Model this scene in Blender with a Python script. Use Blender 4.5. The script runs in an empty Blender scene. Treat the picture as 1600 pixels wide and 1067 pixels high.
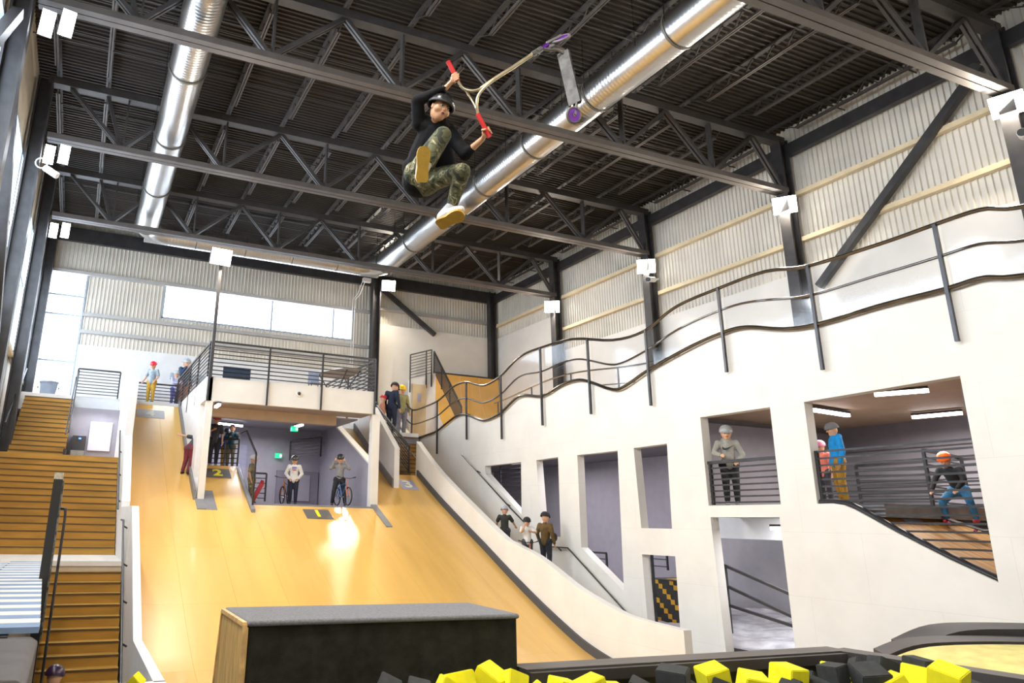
import bpy, math, random
import numpy as np
from mathutils import Vector, Matrix
from mathutils.geometry import tessellate_polygon
random.seed(7)
sc = bpy.context.scene
C = sc.collection
# ------------------------------------------------------------------ camera (origin = the photographer's eye; x right, y into the hall, z up)
YAW, PIT, ROL, FP, PX, PY = 0.3925, 0.2874, 0.0247, 1149.29, 615.43, 475.61
fw = Vector((math.sin(YAW)*math.cos(PIT), math.cos(YAW)*math.cos(PIT), math.sin(PIT)))
rt0 = Vector((math.cos(YAW), -math.sin(YAW), 0)); up0 = rt0.cross(fw)
rt = rt0*math.cos(ROL) + up0*math.sin(ROL); up = up0*math.cos(ROL) - rt0*math.sin(ROL)
cd = bpy.data.cameras.new('camera'); cam = bpy.data.objects.new('camera', cd); C.objects.link(cam)
cd.sensor_width = 36; cd.lens = FP*36/1600
cd.shift_x = (800-PX)/1600; cd.shift_y = -(533.5-PY)/1600
cd.clip_start = .05; cd.clip_end = 300
cam.matrix_world = Matrix(((rt.x, up.x, -fw.x, 0), (rt.y, up.y, -fw.y, 0), (rt.z, up.z, -fw.z, 0), (0, 0, 0, 1)))
sc.camera = cam
# ------------------------------------------------------------------ world, daylight, exposure
w = bpy.data.worlds.new('world'); sc.world = w; w.use_nodes = True
bg = w.node_tree.nodes['Background']; bg.inputs[0].default_value = (.80, .90, 1, 1); bg.inputs[1].default_value = 12.0
sc.view_settings.view_transform = 'Standard'; sc.view_settings.look = 'None'
sc.view_settings.gamma = 1; sc.view_settings.exposure = -0.28
try:
    sc.view_settings.use_curve_mapping = False
    sc.cycles.use_denoising = True
    sc.cycles.max_bounces = 8; sc.cycles.diffuse_bounces = 4; sc.cycles.glossy_bounces = 3
    sc.cycles.transmission_bounces = 4; sc.cycles.transparent_max_bounces = 12
    sc.cycles.caustics_reflective = False; sc.cycles.caustics_refractive = False
    sc.cycles.sample_clamp_indirect = 4.0
except Exception:
    pass
def lamp(name, loc, target, power, size, color, spread=180, size_y=None):
    l = bpy.data.lights.new(name, 'AREA'); l.energy = power; l.color = color; l.shape = 'RECTANGLE'
    l.size = size; l.size_y = size_y or size; l.spread = math.radians(spread)
    o = bpy.data.objects.new(name, l); C.objects.link(o); o.location = loc
    o.rotation_euler = (Vector(target)-Vector(loc)).to_track_quat('-Z', 'Y').to_euler()
    return o
FL = 500
WARM, COOL = (1, .88, .72), (.82, .90, 1)
# the hall's own floodlights (their housings are built further down)
FLOODS = [((-1.6, 14.7, 9.7), (6, 17, -1), 1.0, COOL), ((-1.7, 20.9, 9.65), (6, 22, -1), .8, COOL), ((-1.7, 27, 9.6), (5, 26, 0), .6, COOL),
          ((3.4, 23.1, 8.17), (6, 14, -2), .9, WARM), ((13.1, 32.4, 11.3), (9, 22, 0), .9, WARM),
          ((19.1, 8.56, 9.8), (7, 10, -1), 1.0, WARM), ((19.1, 14.7, 9.7), (7, 14, -1), 1.0, WARM),
          ((19.1, 20.9, 9.65), (8, 20, 0), .9, WARM), ((19.0, 27, 9.6), (8, 24, 1), .8, WARM),
          ((-1.6, 8.56, 9.8), (6, 9, -1), 1.0, WARM), ((-1.6, 2.4, 9.8), (7, 5, -1), 1.3, WARM), ((19.1, 2.4, 9.8), (8, 6, -1), 1.3, WARM)]
for i, (p, t, k, c) in enumerate(FLOODS):
    d = (Vector(t)-Vector(p)).normalized()
    lamp('flood_light_beam', Vector(p)+d*.22, t, FL*k, .45, c, 165)

# ------------------------------------------------------------------ projections used to survey points on known planes
def ray(x, y): return fw + rt*((x-PX)/FP) - up*((y-PY)/FP)
def pX(x, y, X): d = ray(x, y); return d*(X/d.x)
def pY(x, y, Y): d = ray(x, y); return d*(Y/d.y)
def pZ(x, y, Z): d = ray(x, y); return d*(Z/d.z)
def pD(x, y, D): return ray(x, y)*D
# ------------------------------------------------------------------ materials
MATS = {}
def mat(name, col, rough=.6, metal=0, var=.06, scale=3.0, emit=None, strength=0, bump=0, bscale=40, alpha=None, coat=0, stretch=None, col2=None, spec=.5):
    if name in MATS: return MATS[name]
    m = bpy.data.materials.new(name); m.use_nodes = True; nt = m.node_tree; b = nt.nodes['Principled BSDF']
    b.inputs['Roughness'].default_value = rough; b.inputs['Metallic'].default_value = metal
    b.inputs['Specular IOR Level'].default_value = spec
    if coat: b.inputs['Coat Weight'].default_value = coat; b.inputs['Coat Roughness'].default_value = .12
    tc = nt.nodes.new('ShaderNodeTexCoord'); mp = nt.nodes.new('ShaderNodeMapping')
    nt.links.new(tc.outputs['Object'], mp.inputs[0])
    if stretch: mp.inputs['Scale'].default_value = stretch
    nz = nt.nodes.new('ShaderNodeTexNoise'); nz.inputs['Scale'].default_value = scale; nz.inputs['Detail'].default_value = 4
    nt.links.new(mp.outputs[0], nz.inputs[0])
    rp = nt.nodes.new('ShaderNodeValToRGB'); rp.color_ramp.elements[0].position = .35; rp.color_ramp.elements[1].position = .65
    c2 = col2 or [min(1, c*(1+var)) for c in col]
    c1 = [c*(1-var) for c in col] if not col2 else col
    rp.color_ramp.elements[0].color = (*c1, 1); rp.color_ramp.elements[1].color = (*c2, 1)
    nt.links.new(nz.outputs[0], rp.inputs[0]); nt.links.new(rp.outputs[0], b.inputs['Base Color'])
    if bump:
        n2 = nt.nodes.new('ShaderNodeTexNoise'); n2.inputs['Scale'].default_value = bscale
        nt.links.new(mp.outputs[0], n2.inputs[0])
        bp = nt.nodes.new('ShaderNodeBump'); bp.inputs['Strength'].default_value = bump; bp.inputs['Distance'].default_value = .02
        nt.links.new(n2.outputs[0], bp.inputs['Height']); nt.links.new(bp.outputs[0], b.inputs['Normal'])
    if emit: b.inputs['Emission Color'].default_value = (*emit, 1); b.inputs['Emission Strength'].default_value = strength
    MATS[name] = m; return m
def glassy(name, tint, refl):
    m = bpy.data.materials.new(name); m.use_nodes = True; nt = m.node_tree; nt.nodes.clear()
    o = nt.nodes.new('ShaderNodeOutputMaterial'); t = nt.nodes.new('ShaderNodeBsdfTransparent'); g = nt.nodes.new('ShaderNodeBsdfGlossy')
    t.inputs[0].default_value = (*tint, 1); g.inputs['Roughness'].default_value = .08
    mx = nt.nodes.new('ShaderNodeMixShader'); mx.inputs[0].default_value = refl
    nt.links.new(t.outputs[0], mx.inputs[1]); nt.links.new(g.outputs[0], mx.inputs[2]); nt.links.new(mx.outputs[0], o.inputs[0])
    MATS[name] = m; return m
white = mat('painted_board', (.80, .77, .71), .55, var=.035, scale=1.3)
wcool = mat('painted_white', (.80, .80, .80), .55, var=.03)
def board_seams(m):
    nt = m.node_tree; b = nt.nodes['Principled BSDF']; src = b.inputs['Base Color'].links[0].from_socket
    tc = nt.nodes.new('ShaderNodeTexCoord'); sx = nt.nodes.new('ShaderNodeSeparateXYZ'); cx = nt.nodes.new('ShaderNodeCombineXYZ')
    nt.links.new(tc.outputs['Object'], sx.inputs[0]); nt.links.new(sx.outputs[1], cx.inputs[0]); nt.links.new(sx.outputs[2], cx.inputs[1])
    br = nt.nodes.new('ShaderNodeTexBrick'); br.inputs['Color1'].default_value = (1,1,1,1); br.inputs['Color2'].default_value = (.975,.975,.97,1)
    br.inputs['Mortar'].default_value = (.62,.60,.56,1); br.inputs['Scale'].default_value = 1; br.inputs['Mortar Size'].default_value = .004
    br.inputs['Brick Width'].default_value = 2.44; br.inputs['Row Height'].default_value = 1.22; br.inputs['Mortar Smooth'].default_value = .2
    nt.links.new(cx.outputs[0], br.inputs[0]); mx = nt.nodes.new('ShaderNodeMix'); mx.data_type = 'RGBA'; mx.blend_type = 'MULTIPLY'; mx.inputs[0].default_value = .3
    nt.links.new(src, mx.inputs[6]); nt.links.new(br.outputs[0], mx.inputs[7]); nt.links.new(mx.outputs[2], b.inputs['Base Color'])
white_b = mat('painted_board_wall', (.80, .77, .71), .55, var=.035, scale=1.3); board_seams(white_b)
corr = mat('corrugated_wall_sheet', (.74, .70, .62), .42, var=.08, scale=.7)
steel = mat('dark_steel', (.045, .043, .045), .45, metal=.2, var=.2)
steel2 = mat('truss_steel', (.058, .053, .052), .5, metal=.1, var=.15)
chordm = mat('chord_steel', (.085, .075, .07), .5, var=.1)
deckm = mat('roof_deck_metal', (.042, .034, .028), .55, metal=.1, var=.15, scale=.6)
galv = mat('galvanised_duct', (.66, .66, .66), .30, metal=1, var=.05, scale=1)
strap = mat('duct_strap', (.16, .15, .13), .5, metal=.5)
darkrail = mat('polished_dark_rail', (.13,.125,.12), .25, metal=.9, var=.2)
railm = mat('railing_steel', (.05, .05, .055), .35, metal=.5, var=.2)
chrome = mat('polished_steel', (.30, .29, .28), .2, metal=1, var=.2)
ply = mat('ramp_plywood', (.80, .47, .125), .27, var=.07, scale=.5, stretch=(3, .4, .4), coat=.35)
plye = mat('plywood_edge', (.66, .42, .17), .6, var=.2, scale=12)
stairm = mat('stair_plywood', (.44, .235, .035), .5, var=.16, scale=1.5, stretch=(.6, 3, 3))
nosing = mat('stair_nosing', (.10, .06, .02), .6)
kerbm = mat('grey_kerb', (.20, .20, .21), .6, var=.1)
lilac = mat('lilac_grey_wall', (.31, .295, .335), .6, var=.04)
tanc = mat('tan_soffit', (.55, .42, .30), .6, var=.05)
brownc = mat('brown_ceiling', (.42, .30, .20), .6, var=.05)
floorm = mat('concrete_floor', (.22, .21, .21), .6, var=.15)
black = mat('black_vinyl', (.02, .02, .02), .5)
carpet = mat('dark_carpet', (.030, .030, .022), .95, var=.22, scale=9, bump=.5, bscale=150, spec=.1)
carpetl = mat('grey_carpet_top', (.22, .22, .235), .95, var=.15, scale=60, bump=.4, bscale=180, spec=.1)
padm = mat('grey_pad', (.085, .08, .085), .8, var=.15, bump=.2, bscale=60)
glowm = mat('lamp_glass', (1, 1, 1), .5, emit=(1, .93, .82), strength=40)
glowc = mat('lamp_glass_cool', (1, 1, 1), .5, emit=(.9, .95, 1), strength=40)
tubem = mat('tube_glass', (1, 1, 1), .5, emit=(.93, .93, 1), strength=9)
clear = glassy('clear_panel', (.93, .94, .97), .07)
pane_m = glassy('window_glass', (.97, .98, 1), .04)
skinm = mat('skin', (.62, .34, .20), .55, var=.05)
# ------------------------------------------------------------------ mesh helpers
class MB:
    def __init__(s): s.v = []; s.f = []; s.smooth = False
    def quad(s, *p):
        n = len(s.v); s.v += [tuple(q) for q in p]; s.f.append(tuple(range(n, n+len(p)))); return s
    def box(s, a, b):
        x0, y0, z0 = a; x1, y1, z1 = b; n = len(s.v)
        s.v += [(x0,y0,z0),(x1,y0,z0),(x1,y1,z0),(x0,y1,z0),(x0,y0,z1),(x1,y0,z1),(x1,y1,z1),(x0,y1,z1)]
        s.f += [tuple(n+i for i in q) for q in ((0,3,2,1),(4,5,6,7),(0,1,5,4),(1,2,6,5),(2,3,7,6),(3,0,4,7))]; return s
    def bar(s, a, b, wd, h=None, upv=(0, 0, 1)):
        a, b = Vector(a), Vector(b); h = h or wd; d = (b-a).normalized(); u = Vector(upv)
        if abs(d.dot(u)) > .98: u = Vector((0, 1, 0))
        r = d.cross(u).normalized(); u = r.cross(d); n = len(s.v)
        for p in (a, b):
            for i, j in ((-1,-1),(1,-1),(1,1),(-1,1)): s.v.append(tuple(p + r*(i*wd/2) + u*(j*h/2)))
        s.f += [tuple(n+i for i in q) for q in ((0,3,2,1),(4,5,6,7),(0,1,5,4),(1,2,6,5),(2,3,7,6),(3,0,4,7))]; return s
    def tube(s, pts, r, n=8, caps=True):
        pts = [Vector(p) for p in pts]; rr = r if isinstance(r, (list, tuple)) else [r]*len(pts)
        base = len(s.v); prev = None
        for i, p in enumerate(pts):
            d = (pts[min(i+1, len(pts)-1)] - pts[max(i-1, 0)]).normalized()
            if prev is None:
                u = Vector((0, 0, 1)) if abs(d.z) < .9 else Vector((0, 1, 0))
                a = d.cross(u).normalized()
            else: a = (prev - d*prev.dot(d)).normalized()
            prev = a; b = d.cross(a)
            for k in range(n):
                t = 2*math.pi*k/n; s.v.append(tuple(p + (a*math.cos(t)+b*math.sin(t))*rr[i]))
        for i in range(len(pts)-1):
            for k in range(n):
                q = base+i*n; s.f.append((q+k, q+(k+1) % n, q+n+(k+1) % n, q+n+k))
        if caps:
            s.f.append(tuple(base+k for k in reversed(range(n)))); e = base+(len(pts)-1)*n; s.f.append(tuple(e+k for k in range(n)))
        s.smooth = True; return s
    def ball(s, c, r, nu=12, nv=8, sc3=(1,1,1), zmin=-1, rot=None):
        c = Vector(c); base = len(s.v)
        for j in range(nv+1):
            ph = math.acos(max(-1, min(1, 1-(1-zmin)*j/nv))) if zmin > -1 else math.pi*j/nv
            for i in range(nu):
                t = 2*math.pi*i/nu; q = Vector((math.sin(ph)*math.cos(t)*sc3[0], math.sin(ph)*math.sin(t)*sc3[1], math.cos(ph)*sc3[2]))*r
                if rot: q = rot @ q
                s.v.append(tuple(c+q))
        for j in range(nv):
            for i in range(nu):
                a = base+j*nu; s.f.append((a+i, a+nu+i, a+nu+(i+1) % nu, a+(i+1) % nu))
        s.smooth = True; return s
    def sheet(s, pts, off):
        """open strip of quads through pts (list), extruded by off"""
        n = len(s.v); off = Vector(off)
        for p in pts: s.v += [tuple(p), tuple(Vector(p)+off)]
        for i in range(len(pts)-1): q = n+2*i; s.f.append((q, q+1, q+3, q+2))
        return s
    def prism(s, loops, off, org=(0,0,0), ax=(0,1,0), ay=(0,0,1)):
        """2-D loops (outer first, then holes) in the plane org+ax*u+ay*v, thickened by vector off"""
        org, ax, ay, off = Vector(org), Vector(ax), Vector(ay), Vector(off)
        P = [[org+ax*u+ay*v for u, v in l] for l in loops]
        tris = tessellate_polygon([[Vector((u, v, 0)) for u, v in l] for l in loops])
        flat = [p for l in P for p in l]; n = len(s.v); m = len(flat)
        s.v += [tuple(p) for p in flat] + [tuple(p+off) for p in flat]
        for t in tris:
            s.f.append(tuple(n+i for i in t)); s.f.append(tuple(n+m+i for i in reversed(t)))
        k = n
        for l in P:
            L = len(l)
            for i in range(L): s.f.append((k+i, k+(i+1) % L, k+m+(i+1) % L, k+m+i))
            k += L
        return s
    def mesh(s, name, m, shift=Vector((0,0,0))):
        me = bpy.data.meshes.new(name)
        me.from_pydata([tuple(Vector(v)-shift) for v in s.v], [], s.f); me.materials.append(m)
        if s.smooth:
            me.shade_smooth()
            try: me.set_sharp_from_angle(angle=math.radians(45))
            except Exception: pass
        return me
    def build(s, name, m, parent=None, fix=True):
        sh = Vector(parent['o']) if parent is not None else Vector((0,0,0))
        o = bpy.data.objects.new(name, s.mesh(name, m, sh)); C.objects.link(o)
        if fix:
            import bmesh
            b = bmesh.new(); b.from_mesh(o.data); bmesh.ops.recalc_face_normals(b, faces=b.faces); b.to_mesh(o.data); b.free()
        if parent is not None: o.parent = parent; o['o'] = tuple(sh)
        else: o['o'] = (0.,0.,0.)
        return o
def tag(o, label=None, cat=None, group=None, kind=None):
    if label: o['label'] = label
    if cat: o['category'] = cat
    if group: o['group'] = group
    if kind: o['kind'] = kind
    return o
def thing(name, label, cat, loc=(0,0,0), group=None):
    o = bpy.data.objects.new(name, None); C.objects.link(o); o.location = loc; o['o'] = tuple(loc)
    o.empty_display_size = .1
    return tag(o, label, cat, group)
def struct(name, mb, m, parent=None): return tag(mb.build(name, m, parent), kind='structure' if parent is None else None)
def sgroup(name, loc=(0,0,0)):
    o = bpy.data.objects.new(name, None); C.objects.link(o); o.location = loc; o['o'] = tuple(loc); return tag(o, kind='structure')
def copytree(src, delta, label=None):
    c = src.copy(); C.objects.link(c); c.location = Vector(src.location)+Vector(delta)
    if label: c['label'] = label
    for ch in src.children:
        d = ch.copy(); C.objects.link(d); d.parent = c
        for g in ch.children:
            e = g.copy(); C.objects.link(e); e.parent = d
    return c
def lerp(a, b, t): return a+(b-a)*t
def prof(P, y):
    if y <= P[0][0]: return P[0][1]
    for (a, b), (c, d) in zip(P, P[1:]):
        if y <= c: return lerp(b, d, (y-a)/(c-a))
    return P[-1][1]
def smoothpts(P, n=6):
    out = []
    for i in range(len(P)-1):
        p0, p1, p2, p3 = P[max(i-1,0)], P[i], P[i+1], P[min(i+2,len(P)-1)]
        for k in range(n):
            t = k/n
            out.append(tuple(.5*((2*b)+(-a+c)*t+(2*a-5*b+4*c-d)*t*t+(-a+3*b-3*c+d)*t**3) for a, b, c, d in zip(p0,p1,p2,p3)))
    out.append(tuple(P[-1])); return out
# ------------------------------------------------------------------ the hall shell
XL, XR, YF, YB, ZD, FZ = -2.6, 19.6, -3.0, 33.2, 12.45, -3.6
struct('floor', MB().box((XL-.3, YF, FZ-.2), (XR+.3, YB+.3, FZ)), floorm)
def corrug(mb, org, du, L, dv, nrm, pitch=.16, depth=.045):
    """vertical-rib sheet: runs L along du, dv is the rib vector"""
    org, du, dv, nrm = Vector(org), Vector(du), Vector(dv), Vector(nrm); pts = []; x = 0
    while x < L-1e-6:
        for a, h in ((0,0),(.3,0),(.4,1),(.6,1),(.7,0)):
            if x+a*pitch <= L: pts.append(org+du*(x+a*pitch)+nrm*(h*depth))
        x += pitch
    pts.append(org+du*L); mb.sheet(pts, dv)
ce = sgroup('ceiling')
m = MB(); corrug(m, (XL, YF, ZD), (0,1,0), YB-YF, (XR-XL,0,0), (0,0,-1), pitch=.165, depth=.06)
m.box((XL-.3, YF, ZD+.02), (XR+.3, YB+.3, ZD+.15)); m.build('roof_deck', deckm, ce, fix=False)
struct('wall_front', MB().box((XL-.3, YF-.3, FZ), (XR+.3, YF, ZD)), corr)
# back wall: sheets with window openings left out
wb = sgroup('wall_back')
TZ = 11.7
def sheetY(x0, x1, z0, z1, name='wall_sheet', mt=corr):
    q = MB(); corrug(q, (x0, YB, z0), (1,0,0), x1-x0, (0,0,z1-z0), (0,-1,0)); q.box((x0, YB+.01, z0), (x1, YB+.25, z1)); q.build(name, mt, wb, fix=False)
sheetY(XL, 12.5, 10.0, TZ+.8); sheetY(XL, -2.2, 4.2, 10.0); sheetY(-.65, 2.55, 6.85, 10.0); sheetY(2.55, 11.55, 6.85, 8.45); sheetY(11.55, 12.5, 6.85, 10.0)
sheetY(12.5, XR, 9.3, TZ+.8)
MB().box((-.65, YB-.06, 4.2), (12.4, YB+.25, 6.88)).build('white_board', wcool, wb)
MB().box((12.4, YB-.25, FZ), (XR, YB+.25, 9.42)).build('white_board', white, wb)
MB().box((XL, YB, FZ), (12.4, YB+.25, 4.2)).build('white_board', wcool, wb)
for z, x0, x1 in ((10.0, XL, 12.4), (8.2, -.65, 12.4), (7.45, -.65, 12.4), (10.25, 12.7, XR)):
    struct('trim_girt', MB().box((x0, YB-.22, z-.08), (x1, YB-.05, z+.06)), mat('girt_grey', (.42,.41,.40), .5))
struct('trim_eave_beam', MB().box((XL, YB-.3, 11.35), (XR, YB-.1, 11.95)), steel)
# windows in the back wall
def window(name, x0, x1, z0, z1, mull=(), tr=()):
    wn = sgroup(name, (x0, YB, z0))
    f = MB(); t = .07
    for a, b in (((x0, YB-.06, z0), (x1, YB+.1, z0+t)), ((x0, YB-.06, z1-t), (x1, YB+.1, z1)), ((x0, YB-.06, z0), (x0+t, YB+.1, z1)), ((x1-t, YB-.06, z0), (x1, YB+.1, z1))): f.box(a, b)
    f.build('window_frame', mat('window_alu', (.35,.42,.52), .4), wn)
    for x in mull: MB().box((x-.035, YB-.05, z0), (x+.035, YB+.08, z1)).build('mullion', MATS['window_alu'], wn)
    for z in tr: MB().box((x0, YB-.05, z-.035), (x1, YB+.08, z+.035)).build('transom', MATS['window_alu'], wn)
    xs = [x0, *mull, x1]
    for a, b in zip(xs, xs[1:]): MB().box((a+.04, YB+.02, z0+.05), (b-.04, YB+.03, z1-.05)).build('pane', pane_m, wn)
window('window_1', 2.55, 11.55, 8.45, 10.0, (7.5, 10.55))
window('window_2', -2.2, -.65, 4.25, 10.0, (), (6.1, 8.1, 8.95))
MB().box((-1.75, YB-.09, 8.98), (-.72, YB-.05, 9.75)).build('sash', MATS['window_alu'], None) if False else None
# right outer wall: ribbed sheets above, flat white board below
wr = sgroup('wall_outer_right')
for y0, y1 in ((YF, 8.56), (8.56, 14.7), (14.7, 20.9), (20.9, 27.0), (27.0, YB)):
    zb = 7.6 if y1 < 28 else 9.4
    q = MB(); corrug(q, (XR, y0, zb), (0,1,0), y1-y0, (0,0,TZ+.8-zb), (-1,0,0)); q.box((XR+.01, y0, zb), (XR+.25, y1, TZ+.8)); q.build('wall_sheet', corr, wr, fix=False)
    MB().box((XR-.08, y0, FZ), (XR+.25, y1, zb)).build('white_board', white, wr)
    for z in ((10.05, 8.55) if y1 < 28 else (10.05,)):
        struct('trim_girt', MB().box((XR-.22, y0+.2, z-.07), (XR-.05, y1-.2, z+.07)), mat('girt_cream', (.70,.58,.38), .5))
struct('trim_eave_beam', MB().box((XR-.3, YF, 11.35), (XR-.1, YB, 11.75)), steel)
# left wall: sheets, high windows
wl = sgroup('wall_left')
for i, (y0, y1) in enumerate(((YF, 2.4), (2.4, 8.56), (8.56, 14.7), (14.7, 20.9), (20.9, 27.0), (27.0, YB))):
    a, b = y0+.25, y1-.25
    q = MB(); corrug(q, (XL, y0, 9.6), (0,1,0), y1-y0, (0,0,TZ+.8-9.6), (1,0,0)); q.box((XL-.25, y0, 9.6), (XL-.01, y1, TZ+.8)); q.build('wall_sheet', corr, wl, fix=False)
    MB().box((XL-.25, y0, FZ), (XL, y1, 5.2)).build('white_board', white, wl)
    wn = sgroup('window_%d' % (i+3), (XL, y0, 5.2))
    f = MB()
    for z in (5.2, 7.4, 9.53): f.box((XL-.1, y0, z), (XL+.06, y1, z+.08))
    for y in (y0, (y0+y1)/2-.03, y1-.08): f.box((XL-.1, y, 5.2), (XL+.06, y+.08, 9.6))
    f.build('window_frame', MATS['window_alu'], wn)
    for yy0, yy1 in ((y0+.08, (y0+y1)/2-.03), ((y0+y1)/2+.05, y1-.08)):
        for z0, z1 in ((5.28, 7.4), (7.48, 9.53)): MB().box((XL-.04, yy0, z0), (XL-.03, yy1, z1)).build('pane', pane_m, wn)
    struct('trim_girt', MB().box((XL+.02, y0+.2, 4.9), (XL+.16, y1-.2, 5.05)), MATS['girt_cream'])
# steel columns
BAYS = [2.4, 8.56, 14.7, 20.9, 27.0, 32.8]
def hcol(x, y, z0, z1, label, wide=.36, alongx=True):
    t = thing('steel_column', label, 'column', (x, y, z0), 'steel columns of the hall')
    MB().box((x-wide/2, y-wide/2, z0), (x-wide/2+.05, y+wide/2, z1)).build('flange', steel, t)
    MB().box((x+wide/2-.05, y-wide/2, z0), (x+wide/2, y+wide/2, z1)).build('flange', steel, t)
    MB().box((x-wide/2+.05, y-.03, z0), (x+wide/2-.05, y+.03, z1)).build('web', steel, t)
    return t
nth = ['second', 'third', 'fourth', 'fifth', 'sixth']
for i, y in enumerate(BAYS):
    if i: hcol(XR-.4, y, 3.0, 11.9, 'dark steel column on the right outer wall, %s' % ['', 'nearest the camera, beside the largest flood light', 'behind the wavy railing where a camera box hangs to its left', 'left of the security camera', 'short one near the back corner', 'in the back right corner'][i])
    hcol(XL+.33, y, FZ, 11.9, 'dark steel column on the left wall, %s' % ['out of frame before the first', 'nearest the camera at the picture edge', 'under the uppermost pair of flood lights', 'carrying the middle pair of flood lights', 'carrying the lowest pair of flood lights', 'in the back left corner beside the tall window'][i], .40)
hcol(12.55, 32.7, 4.2, 11.9, 'dark steel column at the edge of the tall white partition on the back wall', .4)
def brace(a, b, label):
    tag(MB().bar(a, b, .2, .2).build('diagonal_brace', steel), label, 'brace')
brace((XR-.3, 9.0, 11.2), (XR-.3, 14.1, 6.9), 'long dark diagonal brace crossing the right outer wall behind the railing')
brace((13.0, YB-.35, 11.2), (15.9, YB-.35, 9.2), 'dark diagonal brace above the tall white partition at the back')
brace((XL+.35, 9.0, 4.0), (XL+.35, 14.2, 9.4), 'dark diagonal brace between the nearest left wall columns')
brace((XL+.35, 15.2, 8.6), (XL+.35, 20.4, 3.2), 'dark diagonal brace low on the left wall beside the stairs')
# ------------------------------------------------------------------ roof trusses
BN = [-.05, 2.85, 6.1, 9.5, 12.9, 16.2]
TN = [1.4, 4.6, 7.85, 11.2, 14.55, 18.0]
def truss(y, label):
    t = thing('roof_truss', label, 'truss', (0, y, 10.1), 'roof trusses')
    for s in (-1, 1): MB().box((-2.0, y+s*.1-.085, 10.06), (XR-.45, y+s*.1+.085, 10.22)).build('bottom_chord', chordm, t)
    MB().box((XL+.4, y-.15, 11.78), (XR-.3, y+.15, 12.0)).build('top_chord', steel2, t)
    zb, zt = 10.2, 11.8
    def web(a, b, g=.06, w_=.07):
        q = MB()
        for s in (-1, 1): q.bar((a[0], y+s*g, a[1]), (b[0], y+s*g, b[1]), w_, .1)
        q.build('web_member', steel2, t)
    web((-1.6, zt), (BN[0], zb)); web((-.6, zt), (BN[0], zb), .03, .04)
    for i, x in enumerate(BN):
        web((x+.04, zb), (x+.04, zt), .04, .05); web((x, zb), (TN[i], zt))
        if i+1 < len(BN): web((TN[i], zt), (BN[i+1], zb))
        MB().box((x-.16, y-.03, 10.12), (x+.16, y+.03, 10.42)).build('gusset_plate', steel2, t)
    web((TN[-1], zt), (XR-.5, zb))
    return t
t0 = truss(8.56, 'steel roof truss nearest the camera, cut by the top right of the picture')
for y, l in ((14.7, 'steel roof truss passing just behind the airborne rider, second from the camera'), (20.9, 'steel roof truss whose bottom chord meets the floodlight with the security camera under it'), (27.0, 'farthest steel roof truss, crossing in front of the duct elbow'), (2.4, 'steel roof truss above the camera outside the picture')):
    copytree(t0, (0, y-8.56, 0), l)
JX = [-2.0, -.65, 1.15, 2.95, 4.7, 6.48, 8.27, 10.1, 11.9, 13.7, 15.5, 17.35, 19.1]
def joist(x, y0, y1, label):
    t = thing('roof_joist', label, 'joist', (x, y0, 12.0), 'roof joists between the trusses')
    MB().box((x-.07, y0, 12.34), (x+.07, y1, 12.4)).build('top_chord', steel2, t)
    for s in (-1, 1): MB().box((x+s*.035-.022, y0+.75, 11.96), (x+s*.035+.022, y1-.75, 12.02)).build('bottom_chord', chordm, t)
    q = MB(); n = 14; L = y1-y0-1.5
    pts = [(x, y0+.1, 12.36)] + [(x, y0+.75+L*k/n, 11.99 if k % 2 == 0 else 12.36) for k in range(n+1)] + [(x, y1-.1, 12.36)]
    for a, b in zip(pts, pts[1:]): q.bar(a, b, .03)
    q.build('web', steel2, t); return t
for bi, (y0, y1) in enumerate(((2.4, 8.56), (8.56, 14.7), (14.7, 20.9), (20.9, 27.0), (27.0, 33.1))):
    bay = ['over the camera', 'between the two nearest trusses', 'between the second and third trusses', 'between the third and fourth trusses', 'between the last truss and the back wall'][bi]
    first = joist(JX[0], y0, y1, '')
    for k, x in enumerate(JX):
        lab = 'roof joist %s, %s' % (bay, ['against the left wall','second from the left wall','beside the left duct','third from the left duct side','fifth from the left wall','sixth from the left wall','seventh from the left wall','left of the big duct','right of the big duct','fifth from the right wall','third from the right wall','second from the right wall','against the right wall'][k])
        if k == 0: first['label'] = lab; continue
        copytree(first, (x-JX[0], 0, 0), lab)
    q = MB()
    for f in (.33, .67):
        q.bar((XL, lerp(y0, y1, f), 12.02), (XR, lerp(y0, y1, f), 12.02), .03); q.bar((XL, lerp(y0, y1, f), 12.33), (XR, lerp(y0, y1, f), 12.33), .03)
    q.build('joist_bridging', steel2, ce)
# ------------------------------------------------------------------ air ducts
def duct(x, y0, y1, z, r, label, nsec):
    t = thing('air_duct', label, 'duct', (x, y0, z), 'round air ducts')
    L = (y1-y0)/nsec
    for k in range(nsec):
        a = y0+k*L; b = a+L; pts, rr = [], []; y = a
        while y < b-.001:
            pts += [(x, y, z), (x, y+.02, z), (x, y+.04, z)]; rr += [r, r+.004, r]; y += .11
        pts.append((x, b, z)); rr.append(r)
        q = MB().tube(pts, rr, 28); q.build('duct_section', galv, t, fix=False)
        MB().tube([(x, b-.03, z), (x, b+.03, z)], r+.03, 28).build('clamp_band', strap, t)
        for yy in (a+L*.3, b-.1):
            for s in (-1, 1): MB().bar((x+s*(r+.02), yy, z), (x+s*(r+.02), yy, 12.4), .012).build('hanger_rod', chrome, t)
    return t
duct(11.35, 2.0, 28.4, 10.95, .47, 'large round galvanised air duct running diagonally behind the rider', 9)
duct(1.25, 2.0, 28.4, 10.95, .45, 'round galvanised air duct at the left of the ceiling', 7)
tc_ = thing('air_duct', 'round galvanised cross duct linking the two long ducts at the far end', 'duct', (1.25, 29.3, 10.95), 'round air ducts')
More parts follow.
